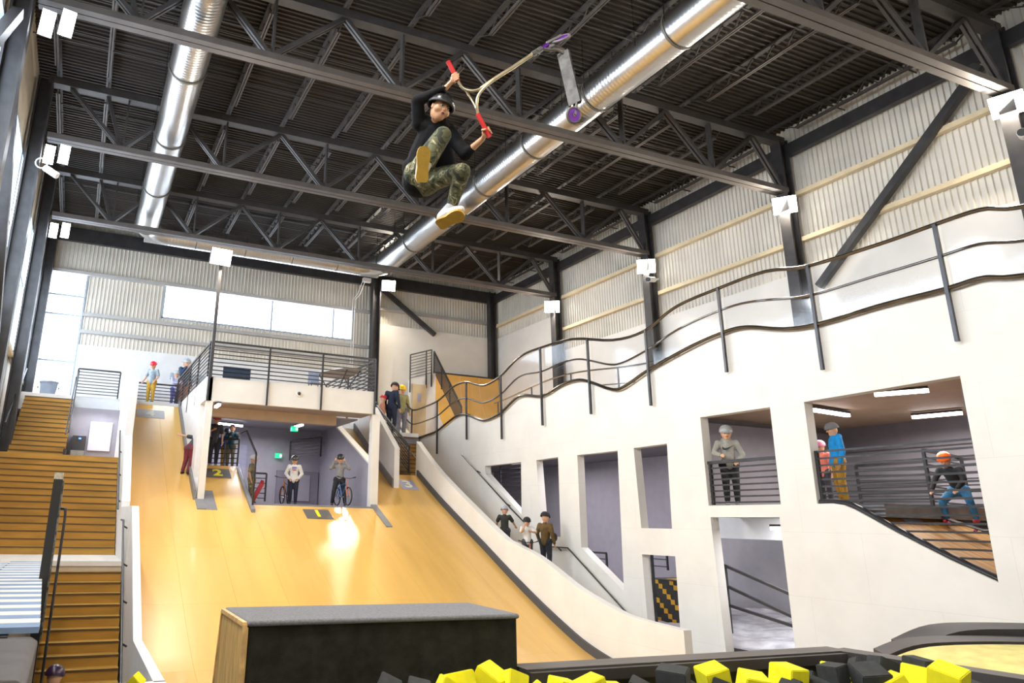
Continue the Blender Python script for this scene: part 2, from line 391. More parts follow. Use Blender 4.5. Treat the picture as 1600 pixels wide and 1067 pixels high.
for k in range(5):
    a = 1.25+k*2.02; pts, rr = [], []; x = a
    while x < a+2.0: pts += [(x, 29.3, 10.95), (x+.02, 29.3, 10.95), (x+.04, 29.3, 10.95)]; rr += [.44, .448, .44]; x += .13
    MB().tube(pts, rr, 28).build('duct_section', galv, tc_, fix=False)
for x, s, r in ((11.35, -1, .47), (1.25, 1, .45)):
    pts = [(x + s*.9*(1-math.cos(a)), 28.4+.9*math.sin(a), 10.95) for a in [math.pi/2*k/6 for k in range(7)]]
    MB().tube(pts, r-.01, 28).build('elbow', galv, tc_, fix=False)
# ------------------------------------------------------------------ floodlights
def flood(p, t, warm, label, pair=0):
    p = Vector(p); d = (Vector((1.5, 1, 2) if pair else ((5, 4, 1) if p.x < 10 else (4, 3, 0)))-p).normalized(); r = d.cross(Vector((0,0,1))).normalized(); u = r.cross(d)
    o = thing('flood_light', label, 'flood light', p, 'flood lights under the roof')
    xs = (-.2, .2) if pair else (0,)
    for x in xs:
        hw = .13 if pair else .33; hh = .26 if pair else .26  # enlarged beyond a real lamp so the lens shape carries the glare
        c = p + (rt*x*1.05 if pair else Vector((0,0,0)))
        q = MB()
        n = len(q.v)
        for dd in (-.1, .08):
            for i, j in ((-1,-1),(1,-1),(1,1),(-1,1)): q.v.append(tuple(c+d*dd+r*(i*hw)+u*(j*hh)))
        q.f += [(0,1,2,3),(4,7,6,5),(0,4,5,1),(1,5,6,2),(2,6,7,3),(3,7,4,0)]
        q.build('housing', steel, o)
        q = MB(); q.quad(*[c+d*.085+r*(i*hw*.99)+u*(j*hh*.99) for i, j in ((-1,-1),(1,-1),(1,1),(-1,1))]); q.build('lens', glowm if warm else glowc, o)
    MB().bar(p-d*.1, p-d*.35+Vector((0,0,.1)), .05).build('bracket', steel, o)
for i, (p, t, k, c) in enumerate(FLOODS):
    lab = ['pair of bright floodlights high on the left wall, uppermost pair', 'pair of bright floodlights on the left wall above the security camera', 'pair of bright floodlights on the left wall, lowest and farthest pair', 'floodlight on top of the post rising from the platform corner', 'floodlight at the back wall next to the tall white partition', 'largest glaring floodlight at the right picture edge', 'floodlight on the right wall column left of the long brace', 'floodlight on the right wall column above a security camera', 'smallest and farthest floodlight on the right wall', 'floodlight outside the frame on the left wall', 'floodlight behind the camera on the left', 'floodlight behind the camera on the right'][i]
    flood(p, t, c == WARM, lab, pair=(i in (0, 1, 2)))
# ================================================================== roll-in ramp
RP = [(11.0,-3.38),(12.6,-3.3),(14.2,-3.16),(15.6,-2.89),(16.7,-2.51),(18.0,-1.97),(19.3,-1.38),(20.6,-.76),(22.2,-.02),(23.8,.74),(25.6,1.68),(26.7,2.30),(28.2,3.18),(29.9,4.2)]
SP = smoothpts(RP, 5)
def rz(y): return prof(SP, y)
ramp = thing('skate_ramp', 'wide golden plywood roll-in ramp with numbered drop-in lanes', 'ramp', (6.5, 20, -3.4))
LANES = [(1.36, 3.36, 29.75, 4.22), (3.56, 4.93, 25.6, 1.66), (4.93, 9.0, 23.1, .5), (9.2, 10.35, 29.0, 3.65), (10.35, 11.75, 25.6, 1.64)]
def surf(x0, x1, y0, y1, name='plywood_panel', dz=0, mt=ply, th=.03):
    n = max(2, int((y1-y0)/.25)); q = MB(); b = 0
    for k in range(n+1):
        y = lerp(y0, y1, k/n); z = rz(y)+dz
        q.v += [(x0, y, z), (x1, y, z), (x1, y, z-th), (x0, y, z-th)]
    for k in range(n):
        a = 4*k; q.f += [(a, a+1, a+5, a+4), (a+1, a+2, a+6, a+5), (a+2, a+3, a+7, a+6), (a+3, a, a+4, a+7)]
    e = 4*n; q.f += [(3, 2, 1, 0), (e, e+1, e+2, e+3)]; q.smooth = True
    return q.build(name, mt, ramp)
g = .0015
rows = [11.0, 13.4, 15.8, 18.2, 20.6, 22.9]
cols = [1.36, 2.58, 3.80, 5.02, 6.24, 7.46, 8.68, 9.90, 10.83, 11.75]
for a, b in zip(rows, rows[1:]):
    for c, d in zip(cols, cols[1:]): surf(c+g, d-g, a+g, b-g)
for x0, x1, yl, zl in LANES:
    xs = [x0] + [c for c in cols if x0+.3 < c < x1-.3] + [x1]
    ys = [22.9] + [y for y in (25.3, 27.6) if y < yl-.4] + [yl]
    for a, b in zip(ys, ys[1:]):
        if b-a < .3 and len(ys) == 2: pass
        for c, d in zip(xs, xs[1:]): surf(c+g, d-g, a+g, b-g)
MB().box((1.36, 11.0, FZ), (11.75, 18, -3.45)).build('ramp_base', black, ramp)
# numbered signs on the ramp lips
def digit(txt, x, y, sx, sy, ink, base, w_=.5):
    z0, z1 = rz(y-sy), rz(y)
    t = thing('lane_number', {'1':'yellow number 1 on a dark plate at the low middle lip','2':'yellow number 2 on a dark plate below the group of riders','3':'white number 3 on a pale plate at the right lane lip','4':'worn white number 4 on a pale plate at the tallest lane lip'}[txt], 'sign', (x, y, z1))
    q = MB(); q.quad((x-sx, y-2*sy, rz(y-2*sy)+.012), (x+sx, y-2*sy, rz(y-2*sy)+.012), (x+sx, y, z1+.012), (x-sx, y, z1+.012)); q.build('plate', base, t)
    cu = bpy.data.curves.new('digit', 'FONT'); cu.body = txt; cu.size = 2.1*sy; cu.align_x = 'CENTER'; cu.align_y = 'CENTER'; cu.extrude = .003; cu.offset = .02
    cu.materials.append(ink); o = bpy.data.objects.new('digit', cu); C.objects.link(o); o.parent = t
    sl = math.atan2(z1-z0, sy); o.location = (0, -sy, (rz(y-sy)-z1)+.022); o.rotation_euler = (sl, 0, 0)
    return t
yel = mat('yellow_paint', (.9, .75, .02), .5); dk = mat('plate_grey', (.13, .12, .11), .6); pale = mat('plate_pale', (.42, .42, .58), .6)
digit('2', 4.25, 25.35, .42, .3, yel, dk)
digit('1', 7.0, 22.9, .42, .3, yel, dk)
digit('3', 11.0, 25.2, .32, .35, mat('white_paint', (.8,.8,.7), .6), pale)
digit('4', 2.25, 29.3, .5, .3, mat('white_paint', (.8,.8,.7), .6), mat('plate_light', (.6, .6, .62), .6))
# kerbs along the lane walls
def kerb(x0, x1, y0, y1, h, label='grey kerb strip'):
    return surf(x0, x1, y0, y1, 'kerb_strip', dz=h, mt=kerbm, th=h+.05)
kerb(3.30, 3.36, 23.3, 29.7, .30); surf(11.68, 11.75, 11.4, 25.6, 'kerb_strip', dz=.2, mt=mat('dark_kerb', (.07,.07,.075), .6), th=.25); kerb(10.29, 10.35, 24.6, 28.9, .28)
kerb(4.93, 5.05, 22.6, 25.3, .10); kerb(9.0, 9.2, 21.9, 23.3, .04); kerb(3.36, 3.62, 22.7, 23.4, .03); kerb(3.62, 3.95, 22.7, 23.9, .01)
# ------------------------------------------------------------------ walls of the ramp (profiles in y,z extruded along x)
def wallX(x0, x1, loops, name, m, parent=None):
    q = MB().prism(loops, (x1-x0, 0, 0), org=(x0, 0, 0)); return struct(name, q, m, parent)
PT = [(12.6,-1.97),(14.1,-1.90),(14.9,-1.76),(16.07,-1.45),(16.85,-1.15),(17.85,-.78),(19.0,-.5),(19.85,-.22),(23.7,1.66),(25.8,2.96)]
rpw = wallX(11.75, 11.95, [smoothpts(PT, 3)+[(26.0,-3.6),(12.6,-3.6)]], 'wall_ramp_right', white_b)
# parapet on the left, stepping along the stairs
wallX(1.14, 1.34, [[(17.5,-3.6),(17.5,.2),(20.4,.2),(20.4,.35),(22.8,2.2),(22.8,3.9),(29.9,5.3),(33.0,5.3),(33.0,-3.6)]], 'wall_ramp_left', wcool)
wallX(1.20, 1.34, [[(10.3,-3.6),(10.3,-1.95),(13.65,-1.95),(17.49,.2),(17.49,-3.6)]], 'wall_ramp_left_low', wcool)
# post wall between lanes 4 and 2
wallX(3.36, 3.56, [[(23.6,.55),(24.2,1.2),(24.2,3.49),(23.3,3.49),(23.3,4.24),(31.5,4.24),(31.5,.6)]], 'wall_platform_left', wcool)
wallX(9.0, 9.2, [[(23.3,-.1),(23.3,3.15),(24.0,3.15),(23.75,2.4),(26.3,3.4),(28.3,4.2),(31,4.2),(31,-.1)]] if False else [[(23.45,-.1),(23.45,1.8),(28.6,4.05),(30.5,4.05),(30.5,-.1)]], 'wall_lane_left', lilac)
tag(MB().bar((9.1, 23.45, 1.82), (9.1, 28.6, 4.07), .24, .06).build('wall_cap', white), 'sloping white cap on the grey lane wall beside the rider on the bike', 'wall cap')
wallX(10.35, 10.55, [[(24.6,.9),(24.6,2.55),(26.9,4.3),(29.5,4.6),(29.5,.9)]], 'wall_lane_right', wcool)
# ------------------------------------------------------------------ platform (bridge) over the lanes
pf = thing('bridge_platform', 'white bridge platform spanning the middle lanes on two posts', 'platform', (6.2, 23.4, 4.2))
MB().box((3.4, 23.3, 3.49), (9.05, 23.45, 4.25)).build('fascia', white, pf)
MB().box((3.42, 23.45, 3.95), (9.05, YB-.3, 4.2)).build('deck', tanc, pf)
MB().box((3.56, 24.55, 3.18), (8.1, 24.85, 3.5)).build('beam', tanc, pf)
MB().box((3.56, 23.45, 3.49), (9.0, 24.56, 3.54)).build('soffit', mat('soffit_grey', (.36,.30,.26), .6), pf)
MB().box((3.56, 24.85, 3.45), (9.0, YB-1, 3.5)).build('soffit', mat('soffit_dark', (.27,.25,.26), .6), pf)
MB().box((3.42, 23.3, .3), (3.62, 23.52, 3.49)).build('post', white, pf)
MB().box((8.98, 23.3, .2), (9.24, 23.6, 3.49)).build('post', white, pf)
tag(MB().bar((3.45, 23.25, 4.2), (3.45, 23.25, 8.0), .1).build('light_pole', steel), 'dark pole rising from the platform corner to a floodlight', 'pole')
# top deck behind lane 4 and left
struct('floor_top_deck', MB().box((-2.3, 29.9, 3.62), (3.36, YB, 4.25)).box((9.24, 29.0, 3.5), (13.3, YB, 3.66)), wcool)
# rooms under the deck
struct('wall_room_back', MB().box((3.56, 29.2, .0), (13.4, 29.4, 3.62)), lilac)
struct('floor_room', MB().box((4.95, 23.2, .2), (9.0, 29.4, .46)).box((3.56, 25.62, .2), (4.93, 29.4, 1.62)), lilac)
struct('door_1', MB().box((4.3, 29.12, .4), (6.0, 29.2, 2.75)), mat('door_lilac', (.33,.33,.41), .5))
dkl = mat('recess_dark', (.20, .18, .22), .6)
struct('wall_room_recess', MB().box((7.25, 29.1, .4), (8.95, 29.2, 1.85)), dkl)  # flat dark slab standing for the recess; its darkness is in the colour
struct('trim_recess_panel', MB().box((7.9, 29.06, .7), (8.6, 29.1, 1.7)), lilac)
# ------------------------------------------------------------------ railings
def railing(name, label, path, h, n, posts, group=None, rr=.018, pr_=.03, drop=0, mt=railm, top=.035, z0=.1):
    """path: base polyline; n rails between z0 and h; posts: arc fractions"""
    P = [Vector(p) for p in path]; t = thing(name, label, 'railing', P[0], group)
    segs = [(b-a).length for a, b in zip(P, P[1:])]; T = sum(segs)
    def at(f):
        d = f*T
        for (a, b), s in zip(zip(P, P[1:]), segs):
            if d <= s+1e-6: return a.lerp(b, d/s)
            d -= s
        return P[-1]
    for k in range(n):
        z = lerp(z0, h, k/(n-1)); r = top if k == n-1 else rr; q = MB()
        for a, b in zip(P, P[1:]): q.bar(a+Vector((0,0,z)), b+Vector((0,0,z)), r*1.7)
        q.build('top_rail' if k == n-1 else 'rail', mt, t)
    for f in posts:
        p = at(f); MB().bar(p-Vector((0,0,drop)), p+Vector((0,0,h)), pr_*1.8).build('post', mt, t)
    return t
railing('railing', 'long black railing across the front of the bridge platform', [(3.43,23.24,4.22),(9.0,23.24,4.22)], 1.14, 9, [0,.335,.66,1], drop=.75)
railing('railing', 'black railing on the left side of the platform above the tallest lane', [(3.40,23.3,4.22),(3.34,30.9,4.22)], 1.14, 9, [.02,.3,.55,.78,1], drop=.6)
railing('railing', 'black railing across the back of the tallest lane behind the rider in mustard trousers', [(1.36,31.0,4.25),(3.33,31.0,4.25)], .88, 7, [1])
railing('railing', 'black railing on the white landing edge above the drinking fountain', [(-.45,29.85,4.25),(1.05,29.85,4.25)], 1.02, 9, [0,1], drop=.0)
railing('railing', 'black railing along the right end of the platform', [(9.0,23.3,4.22),(9.0,28.8,4.22)], 1.14, 9, [.02,.5,1], drop=.6)
# right stair railings and small ones
railing('railing', 'steep black stair railing beside the third lane under the wavy railing', [(11.5,25.9,1.75),(11.5,29.4,3.75)], 1.02, 9, [0,.5,1])
railing('railing', 'small black railing at the top of the right stairs behind the person in navy', [(10.6,29.6,4.0),(11.6,29.6,4.0)], .95, 8, [0,1])
railing('railing', 'small slanted railing high in the room beneath the platform', [(7.7,29.0,2.25),(8.75,28.3,2.4)], .75, 6, [0,1])
railing('railing', 'black railing beside the three riders on the second lane', [(4.2,26.3,1.7),(5.0,25.7,1.7)], .9, 6, [0,.5,1])
railing('railing', 'short black stair railing beside the child in the white cap', [(5.35,24.9,.55),(5.85,24.9,.55)], .9, 6, [0,1])
# clear guard panel next to lane 2
q = MB(); q.prism([[(22.9,.35),(22.9,1.9),(24.6,2.75),(25.5,2.75),(25.5,1.75)]], (.02,0,0), org=(5.0,0,0))
o = thing('clear_guard', 'clear scratched guard panel with black edge beside lane two', 'panel', (5.0, 22.9, .4))
q.build('clear_sheet', clear, o)
MB().bar((5.01,22.88,.3),(5.01,22.88,1.92),.05).bar((5.01,22.88,1.92),(5.01,24.6,2.78),.05).bar((5.01,24.6,2.78),(5.01,25.5,2.78),.05).build('edge_frame', railm, o)
# ------------------------------------------------------------------ left staircases
def steps(name, label, x0, x1, ytop, ztop, n, run, rise, m=stairm, nose=True, zb=None):
    t = thing(name, label, 'stairs', ((x0+x1)/2, ytop, ztop), 'flights of plywood stairs')
    for k in range(n):
        y1 = ytop-run*k; z = ztop-rise*(k+1)
        MB().box((x0, y1-run-.03, z-rise-.02), (x1, y1, z)).build('step', m, t)
        if nose: MB().box((x0, y1-run-.045, z-.028), (x1, y1-run-.028, z+.003)).build('nosing', nosing, t)
    return t
steps('staircase', 'upper narrow flight of plywood stairs up to the tall bright window', -2.1, -.45, 29.9, 4.25, 14, .275, .18)
struct('floor_landing', MB().box((-2.2, 24.95, 1.4), (1.14, 28.5, 1.73)), stairm)
steps('staircase', 'wide middle flight of plywood bleacher stairs at the left', -2.2, 1.12, 25.0, 1.73, 14, .32, .1786)
struct('floor_landing_low', MB().box((-2.2, 17.45, -1.3), (1.14, 20.6, -.95)), mat('landing_pale', (.62,.58,.52), .5))
steps('staircase', 'lower flight of plywood stairs with metal nosings descending beside the ramp', -.3, 1.12, 17.45, -.95, 14, .28, .18)
struct('trim_landing_edge', MB().box((-.3, 17.42, -1.03), (1.14, 17.5, -.93)), wcool)
# left stairwell room under the landing
struct('wall_stairwell', MB().box((-.45, 28.3, 1.7), (1.14, 28.45, 3.62)), lilac)
struct('wall_stairwell_side', MB().box((-.5, 26.1, 1.7), (-.42, 29.9, 2.0)), black)
tag(MB().box((.22, 28.24, 2.15), (.95, 28.3, 3.15)).build('whiteboard', mat('whiteboard', (.72,.72,.85), .3)), 'blank pale notice board on the grey stairwell wall', 'board')
o = thing('drinking_fountain', 'dark bottle-filling drinking fountain on the stairwell wall', 'fountain', (-.05, 28.1, 2.0))
MB().box((-.3, 28.1, 1.95), (.14, 28.3, 2.62)).build('back_panel', steel, o); MB().box((-.3, 27.85, 1.93), (.14, 28.1, 2.1)).build('basin', chrome, o)
MB().box((-.1, 28.08, 2.5), (-.02, 28.1, 2.55)).build('display', mat('blue_light', (.1,.3,.9), .4, emit=(.1,.3,1), strength=3), o)
# handrails
def handrail(label, pts, r=.022, brackets=()):
    t = thing('handrail', label, 'handrail', pts[0], 'wall handrails')
    MB().tube(pts, r, 8).build('rail', railm, t)
    for b in brackets: MB().bar(b[0], b[1], .03).build('bracket', railm, t)
    return t
handrail('round steel handrail on the white parapet beside the lower left stairs', [(1.08,18.6,-.1),(1.05,17.4,-.1),(1.05,13.2,-2.5),(1.05,12.6,-2.5)], brackets=[((1.05,y,-.1-(17.4-y)*.571),(1.14,y,-.15-(17.4-y)*.571)) for y in (17.2,16,15,14)])
handrail('slim steel handrail on the right side of the upper left flight', [(-.42,29.9,5.2),(-.42,26.0,2.7),(-.42,25.9,2.5)])
handrail('second slim steel handrail low on the upper left flight', [(-.50,29.9,4.95),(-.50,26.0,2.45)])
handrail('steel handrail on the left wall beside the upper flight', [(-2.2,29.9,5.1),(-2.2,28.6,4.4),(-2.2,27.9,4.3),(-2.2,25.2,2.6)])
handrail('steel handrail on the ramp wall beside the wide left stairs', [(1.08,24.9,2.55),(1.08,20.6,.15)], brackets=[((1.08,y,.15+(y-20.6)*.558),(1.16,y,.1+(y-20.6)*.558)) for y in (21,22.3,23.6)])
# black guard post and pipe
o = thing('guard_post', 'tall worn black guard post standing between stairs and striped deck', 'post', (-.25, 13, -3.6))
MB().box((-.32, 12.95, FZ), (-.19, 13.25, .52)).build('post', black, o); MB().box((-.32, 12.95, .52), (-.19, 13.25, .62)).build('worn_top', mat('worn_wood', (.45,.42,.34), .8, var=.3, scale=30), o)
MB().box((-.19, 12.97, -1.8), (-.165, 13.23, .5)).build('scratched_side', mat('scratched_black', (.03,.03,.03), .6, col2=(.25,.24,.2), scale=14), o)
tag(MB().tube([(-.19,13.3,.08),(-.09,13.0,.07),(-.08,13.0,-.05),(-.08,13.0,-2.6)], .022).build('pipe_rail', railm), 'thin dark vertical pipe right of the black guard post', 'pipe')
# striped deck
sd = thing('striped_deck', 'deck of alternating white and pale blue boards at the lower left', 'deck', (-1.2, 13, -.95))
bl, wt = mat('pale_blue_board', (.20,.30,.48), .8), mat('white_striped_board', (.74,.72,.70), .8)
y, k = 7.5, 0
while y < 17.4:
    MB().box((-2.25, y+.005, -1.0), (-1.0, y+.295, -.95)).build('board', bl if k % 2 else wt, sd)
    MB().box((-.99, y+.1, -1.0), (lerp(-.10, -.36, min(1,(y-6.6)/9)), y+.395, -.95)).build('board', wt if k % 2 else bl, sd)
    y += .30; k += 1
struct('trim_deck_base', MB().box((-2.25, 7.5, FZ), (-.36, 17.4, -1.01)), black)
# low white ledge closing the stairs at the bottom
struct('wall_ledge', MB().box((-.35, 10.15, FZ), (1.34, 10.35, -1.95)), wcool)
# ================================================================== right inner wall with openings (plane x = 13.5)
def w2(px, py): p = pX(px, py, 13.5); return (p.y, p.z)
low = [(1600,434),(1540,437),(1480,455),(1380,480),(1285,508),(1230,516),(1170,513),(1135,521),(1090,540),(1020,578),(980,605),(960,610),(925,598),(905,595),(880,603),(850,620),(815,620),(786,646),(763,657),(750,656),(733,649),(718,650),(701,662),(686,674),(671,680),(648,686),(636,679),(624,664),(614,651)]
topc = [(1600,325),(1540,328),(1465,352),(1380,382),(1265,417),(1200,425),(1130,450),(1060,480),(1010,518),(960,532),(900,530),(850,543),(815,558),(784,589),(761,602),(746,600.6),(731,597),(712.5,603.5),(697.5,617.5),(686,627),(671,634),(649,641),(639,632.5),(628,617.5),(614,612)]
LOW = smoothpts([(3.0, 3.9), (4.6, 3.8)]+[w2(*p) for p in low], 4); TOP = smoothpts([(3.0, 5.0), (4.6, 4.95)]+[w2(*p) for p in topc], 4)
yend = LOW[-1][0]
op2c = [(1277,787),(1300,786.5),(1318,789),(1335,796),(1352,805),(1400,832),(1480,873),(1560,910)]
holes = [
    [w2(1094,652), w2(1107,790), w2(1220,788), w2(1203,636)],
    [w2(1256,628)] + [w2(*p) for p in op2c] + [w2(1500,587)],
    [w2(990,700), w2(1002,825), w2(1050,826), w2(1042,693)],
    [w2(902,711), w2(908,855), w2(975,924), w2(965,704)],
    [w2(838,719), w2(847,838), w2(876,839), w2(872,714)],
    [w2(758,728), w2(758.6,740), w2(815,804), w2(814,722)],
    [w2(1003,866), w2(1013,985), (w2(1013,985)[0], -3.55), (w2(1063,985)[0], -3.55), w2(1063,985), w2(1055,869)],
    [w2(1110,808), w2(1135,1024), (w2(1135,1024)[0], -3.55), (w2(1243,1018)[0], -3.55), w2(1243,1018), w2(1218,808)],
]
outer = [(3.0, -3.6)] + [(y, z) for y, z in LOW] + [(yend, -3.6)]
struct('wall_right', MB().prism([outer]+holes, (.24, 0, 0), org=(13.5, 0, 0)), white_b)
# wavy railing on top of that wall
wv = thing('wavy_railing', 'wavy polished steel railing with clear panels along the top of the white wall', 'railing', (13.45, 3, 4))
def zat(L, y): return prof(L, y)
ys = [3.0+(yend-3.0)*k/220 for k in range(221)]
for f, nm, r in ((0, 'bottom_rail', .045), (.5, 'middle_rail', .028), (1, 'top_rail', .04)):
    MB().tube([(13.42, y, lerp(zat(LOW, y)+.02, zat(TOP, y), f)) for y in ys], r, 8).build(nm, darkrail, wv)
py_ = [5.0, 7.46, 9.98, 12.35, 14.88, 17.34, 19.8, 22.3, 24.86, 27.4, 29.95, 32.4]
for y in py_:
    MB().bar((13.40, y, zat(LOW, y)-.92), (13.40, y, zat(TOP, y)), .06).build('post', railm, wv)
for a, b in zip([3.0]+py_, py_):
    n = 8; q = MB(); yy = [lerp(a+.05, b-.05, k/n) for k in range(n+1)]
    for k in range(n):
        q.quad((13.47, yy[k], zat(LOW, yy[k])+.05), (13.47, yy[k+1], zat(LOW, yy[k+1])+.05), (13.47, yy[k+1], zat(TOP, yy[k+1])-.03), (13.47, yy[k], zat(TOP, yy[k])-.03))
    q.build('clear_panel', clear, wv)
w3 = thing('wavy_railing', 'second thinner wavy railing on the far side of the upper deck', 'railing', (15.6, 9, 4))
for f, r in ((.5, .02), (1, .03), (0, .02)):
    MB().tube([(15.6, y, lerp(3.95, 5.0, f)+.18*math.sin(y*.62+.6)) for y in [16+.3*k for k in range(36)]], r, 6).build('rail', chrome, w3)
for k in range(5): y = 16.2+2.5*k; MB().bar((15.6, y, 3.4), (15.6, y, 5.0+.18*math.sin(y*.62+.6)), .04).build('post', railm, w3)
# deck and rooms behind the wall
struct('floor_upper_deck', MB().box((13.74, 3.0, 2.85), (XR, 24.0, 3.25)).box((15.73, 24.0, 2.85), (XR, YB, 3.24)), mat('deck_grey', (.4,.38,.36), .6))
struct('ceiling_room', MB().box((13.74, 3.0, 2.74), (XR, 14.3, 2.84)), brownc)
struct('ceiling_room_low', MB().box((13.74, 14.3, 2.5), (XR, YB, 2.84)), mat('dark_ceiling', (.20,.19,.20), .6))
struct('wall_room_right', MB().box((19.3, 3.0, FZ), (XR-.1, YB, 2.84)), lilac)
struct('wall_room_band', MB().box((19.2, 3.0, 2.1), (19.3, 14.3, 2.74)), mat('lilac_band', (.24,.23,.27), .6))
struct('floor_room_right', MB().box((13.74, 9.4, .30), (XR, 14.3, .54)), floorm)
struct('wall_room_divider', MB().box((13.74, 14.2, .3), (19.3, 14.35, 2.6)), lilac)
# fluorescent tubes
def tube_light(a, b, label):
    a, b = Vector(a), Vector(b); t = thing('tube_light', label, 'light', (a+b)/2, 'fluorescent ceiling lights')
    MB().bar(a, b, .12, .05).build('housing', steel, t); MB().bar(a-Vector((0,0,.06)), b-Vector((0,0,.06)), .09, .07).build('tube', tubem, t)
tube_light(pZ(1366,612,2.68), pZ(1450,605,2.68), 'fluorescent ceiling light nearest the large opening top edge')
tube_light(pZ(1425,648,2.68), pZ(1502,641,2.68), 'fluorescent ceiling light above the child in the orange helmet')
tube_light(pZ(1268,636,2.68), pZ(1325,645,2.68), 'fluorescent ceiling light above the man in the bright blue hoodie')
tube_light(pZ(1167,671,2.68), pZ(1222,676,2.68), 'fluorescent ceiling light right of the person in the grey hoodie')
tube_light(pZ(1104,690,2.68), pZ(1114,688,2.68), 'small far fluorescent light left of the person in the grey hoodie')
tube_light(pZ(338,658.5,3.38), pZ(379,663,3.38), 'fluorescent light glowing behind the riders under the platform')
tube_light(pZ(461,664.5,3.38), pZ(473,661,3.38), 'fluorescent light beside the green exit sign under the platform')
tube_light((13.9,19.0,2.42), (13.9,20.2,2.42), 'fluorescent light behind the slanted small wall opening')
tube_light((14.1,16.2,2.42), (14.1,16.9,2.42), 'fluorescent light behind the tallest wall opening')
tube_light(pZ(337,633,3.43), pZ(343,629,3.43), 'fluorescent light at the left end beneath the platform')
lamp('tube_and_fill_glow', (16.5, 10.5, 2.55), (16.5, 10.5, 0), 380, 3.0, (1,.93,.86), 175)
lamp('tube_and_fill_glow', (6.0, 27.0, 3.2), (6.0, 27.0, 0), 150, 2.0, (.95,.93,1), 175)
lamp('tube_and_fill_glow', (16.0, 19.5, 2.4), (16.5, 19.5, 0), 420, 4.0, (.98,.93,1), 175)
lamp('tube_and_fill_glow', (16.2, 25.2, 2.4), (16.2, 25.2, 0), 300, 3.0, (.98,.93,1), 175)  # fill lamp added to brighten the slanted opening; no tube hangs here
tube_light((13.95,11.75,.12), (13.95,12.1,.12), 'small fluorescent light under the lintel of the airbag doorway')
lamp('tube_and_fill_glow', (14.9, 12.2, .1), (15.5, 13, -3), 110, 1.0, (.95,.95,1), 170)
lamp('tube_and_fill_glow', (.4, 27.5, 3.5), (.4, 27.5, 0), 25, .8, (.95,.93,1), 175)  # area lamp over the stairwell room; no tube is built here
# railings in the openings
def rail_open(label, x, y0, y1, zs, name='railing', vpost=()):
    t = thing(name, label, 'railing', (x, y0, zs[0]))
    for k, z in enumerate(zs):
        a, b = (z if isinstance(z, tuple) else (y0, z))
        MB().bar((x, a, b), (x, y1, b), .07 if k == len(zs)-1 else .035).build('rail', railm, t)
    for y, za, zb in vpost: MB().bar((x, y, za), (x, y, zb), .06).build('post', railm, t)
    return t
ya, yb = w2(1220,788)[0], w2(1107,790)[0]
rail_open('black bar railing in the square opening in front of the grey hoodie', 13.62, ya, yb, [lerp(.6, 1.5, k/7) for k in range(8)], vpost=[(yb-.05,.55,1.52),(ya+.05,.55,1.52)])
OP2 = [w2(*p) for p in op2c]; OPs = sorted(OP2)
yl, yr = OPs[-1][0], OPs[0][0]
zs = []
for k in range(15):
    z = lerp(-.35, 1.55, k/14)
    if z < .56:
        yy = yl
        for (a, b), (c, d) in zip(OPs, OPs[1:]):
            if b <= z <= d: yy = lerp(a, c, (z-b)/(d-b))
        zs.append((yy, z))
    else: zs.append((yl, z))
t = rail_open('tall black bar railing filling the large opening with the curved sill', 13.62, yr, yr, [1.55], vpost=[(yl-.04,.5,1.57)])
for yy, z in zs: MB().bar((13.62, yy, z), (13.62, yr, z), .034).build('rail', railm, t)
q = MB().tube([(13.6, y, z+.03) for y, z in smoothpts(OPs, 3)], .06, 8); q.build('curved_sill_rail', railm, t)
MB().bar((13.62, yr+.02, OPs[0][1]), (13.62, yr+.02, 2.4), .04).build('post', railm, t)
# curved wooden bank behind the large opening
bk = thing('wooden_bank', 'curved wooden bank ramp behind the large wall opening', 'ramp', (16, 8, 0))
sp = smoothpts(OPs, 3)
for xa, xb in ((13.8,14.6),(14.61,15.4),(15.41,16.2)):
    q = MB()
    for y, z in sp: q.v += [(xa, y, z-.02), (xb, y, z-.02)]
    for k in range(len(sp)-1): a = 2*k; q.f.append((a, a+1, a+3, a+2))
    q.build('plywood_panel', mat('bank_wood', (.52,.27,.08), .45, var=.25, scale=2, stretch=(6,.6,.6)), bk, fix=False)
MB().box((16.25, yr-2, -1.6), (16.4, 10.2, .1)).build('side_wall', mat('bank_dark', (.25,.11,.04), .5), bk)
MB().box((16.4, yr-2, .0), (19.2, 10.3, .12)).build('upper_floor', mat('bank_dark', (.25,.11,.04), .5), bk)
for k in range(6): MB().box((16.22, 6.6+.62*k, .0), (16.26, 6.9+.62*k, .16)).build('dark_block', black, bk)
# far railings in that room
railing('railing', 'black railing at the back of the room behind the blue hoodie', [(17.6,9.3,.54),(17.6,12.6,.54)], 1.05, 8, [0,.5,1])
railing('railing', 'black railing frame in the middle of the room behind the bars', [(15.6,9.7,.54),(17.8,10.3,.54)], 1.1, 8, [0,1])
railing('railing', 'black railing at the far left in the room behind the grey hoodie', [(17.9,14.0,.54),(19.0,11.8,.54)], 1.0, 8, [0,1])
railing('railing', 'black railing seen through the slanted small opening', [(16.5,24.6,.9),(16.5,27.6,.9)], 1.5, 9, [0,.3,1])
railing('railing', 'black railing low in the tallest wall opening', [(16.0,20.3,-2.0),(16.0,23.6,-2.0)], 1.2, 7, [0,.5,1])
railing('railing', 'black railing in the narrow doorway opening above the checkered boxes', [(18.2,20.0,-1.3),(18.2,22.0,-1.3)], 1.0, 5, [0,1])
rs = thing('stair_railing', 'dark sloping three-bar railing inside the doorway opening with the airbag', 'railing', (14.2,12,-2.4))
for a_, b_ in (((1122,879),(1246,933)),((1128,912),(1246,967)),((1134,944),(1246,980))): MB().bar(pX(*a_,14.2), pX(*b_,14.2), .06).build('rail', steel, rs)
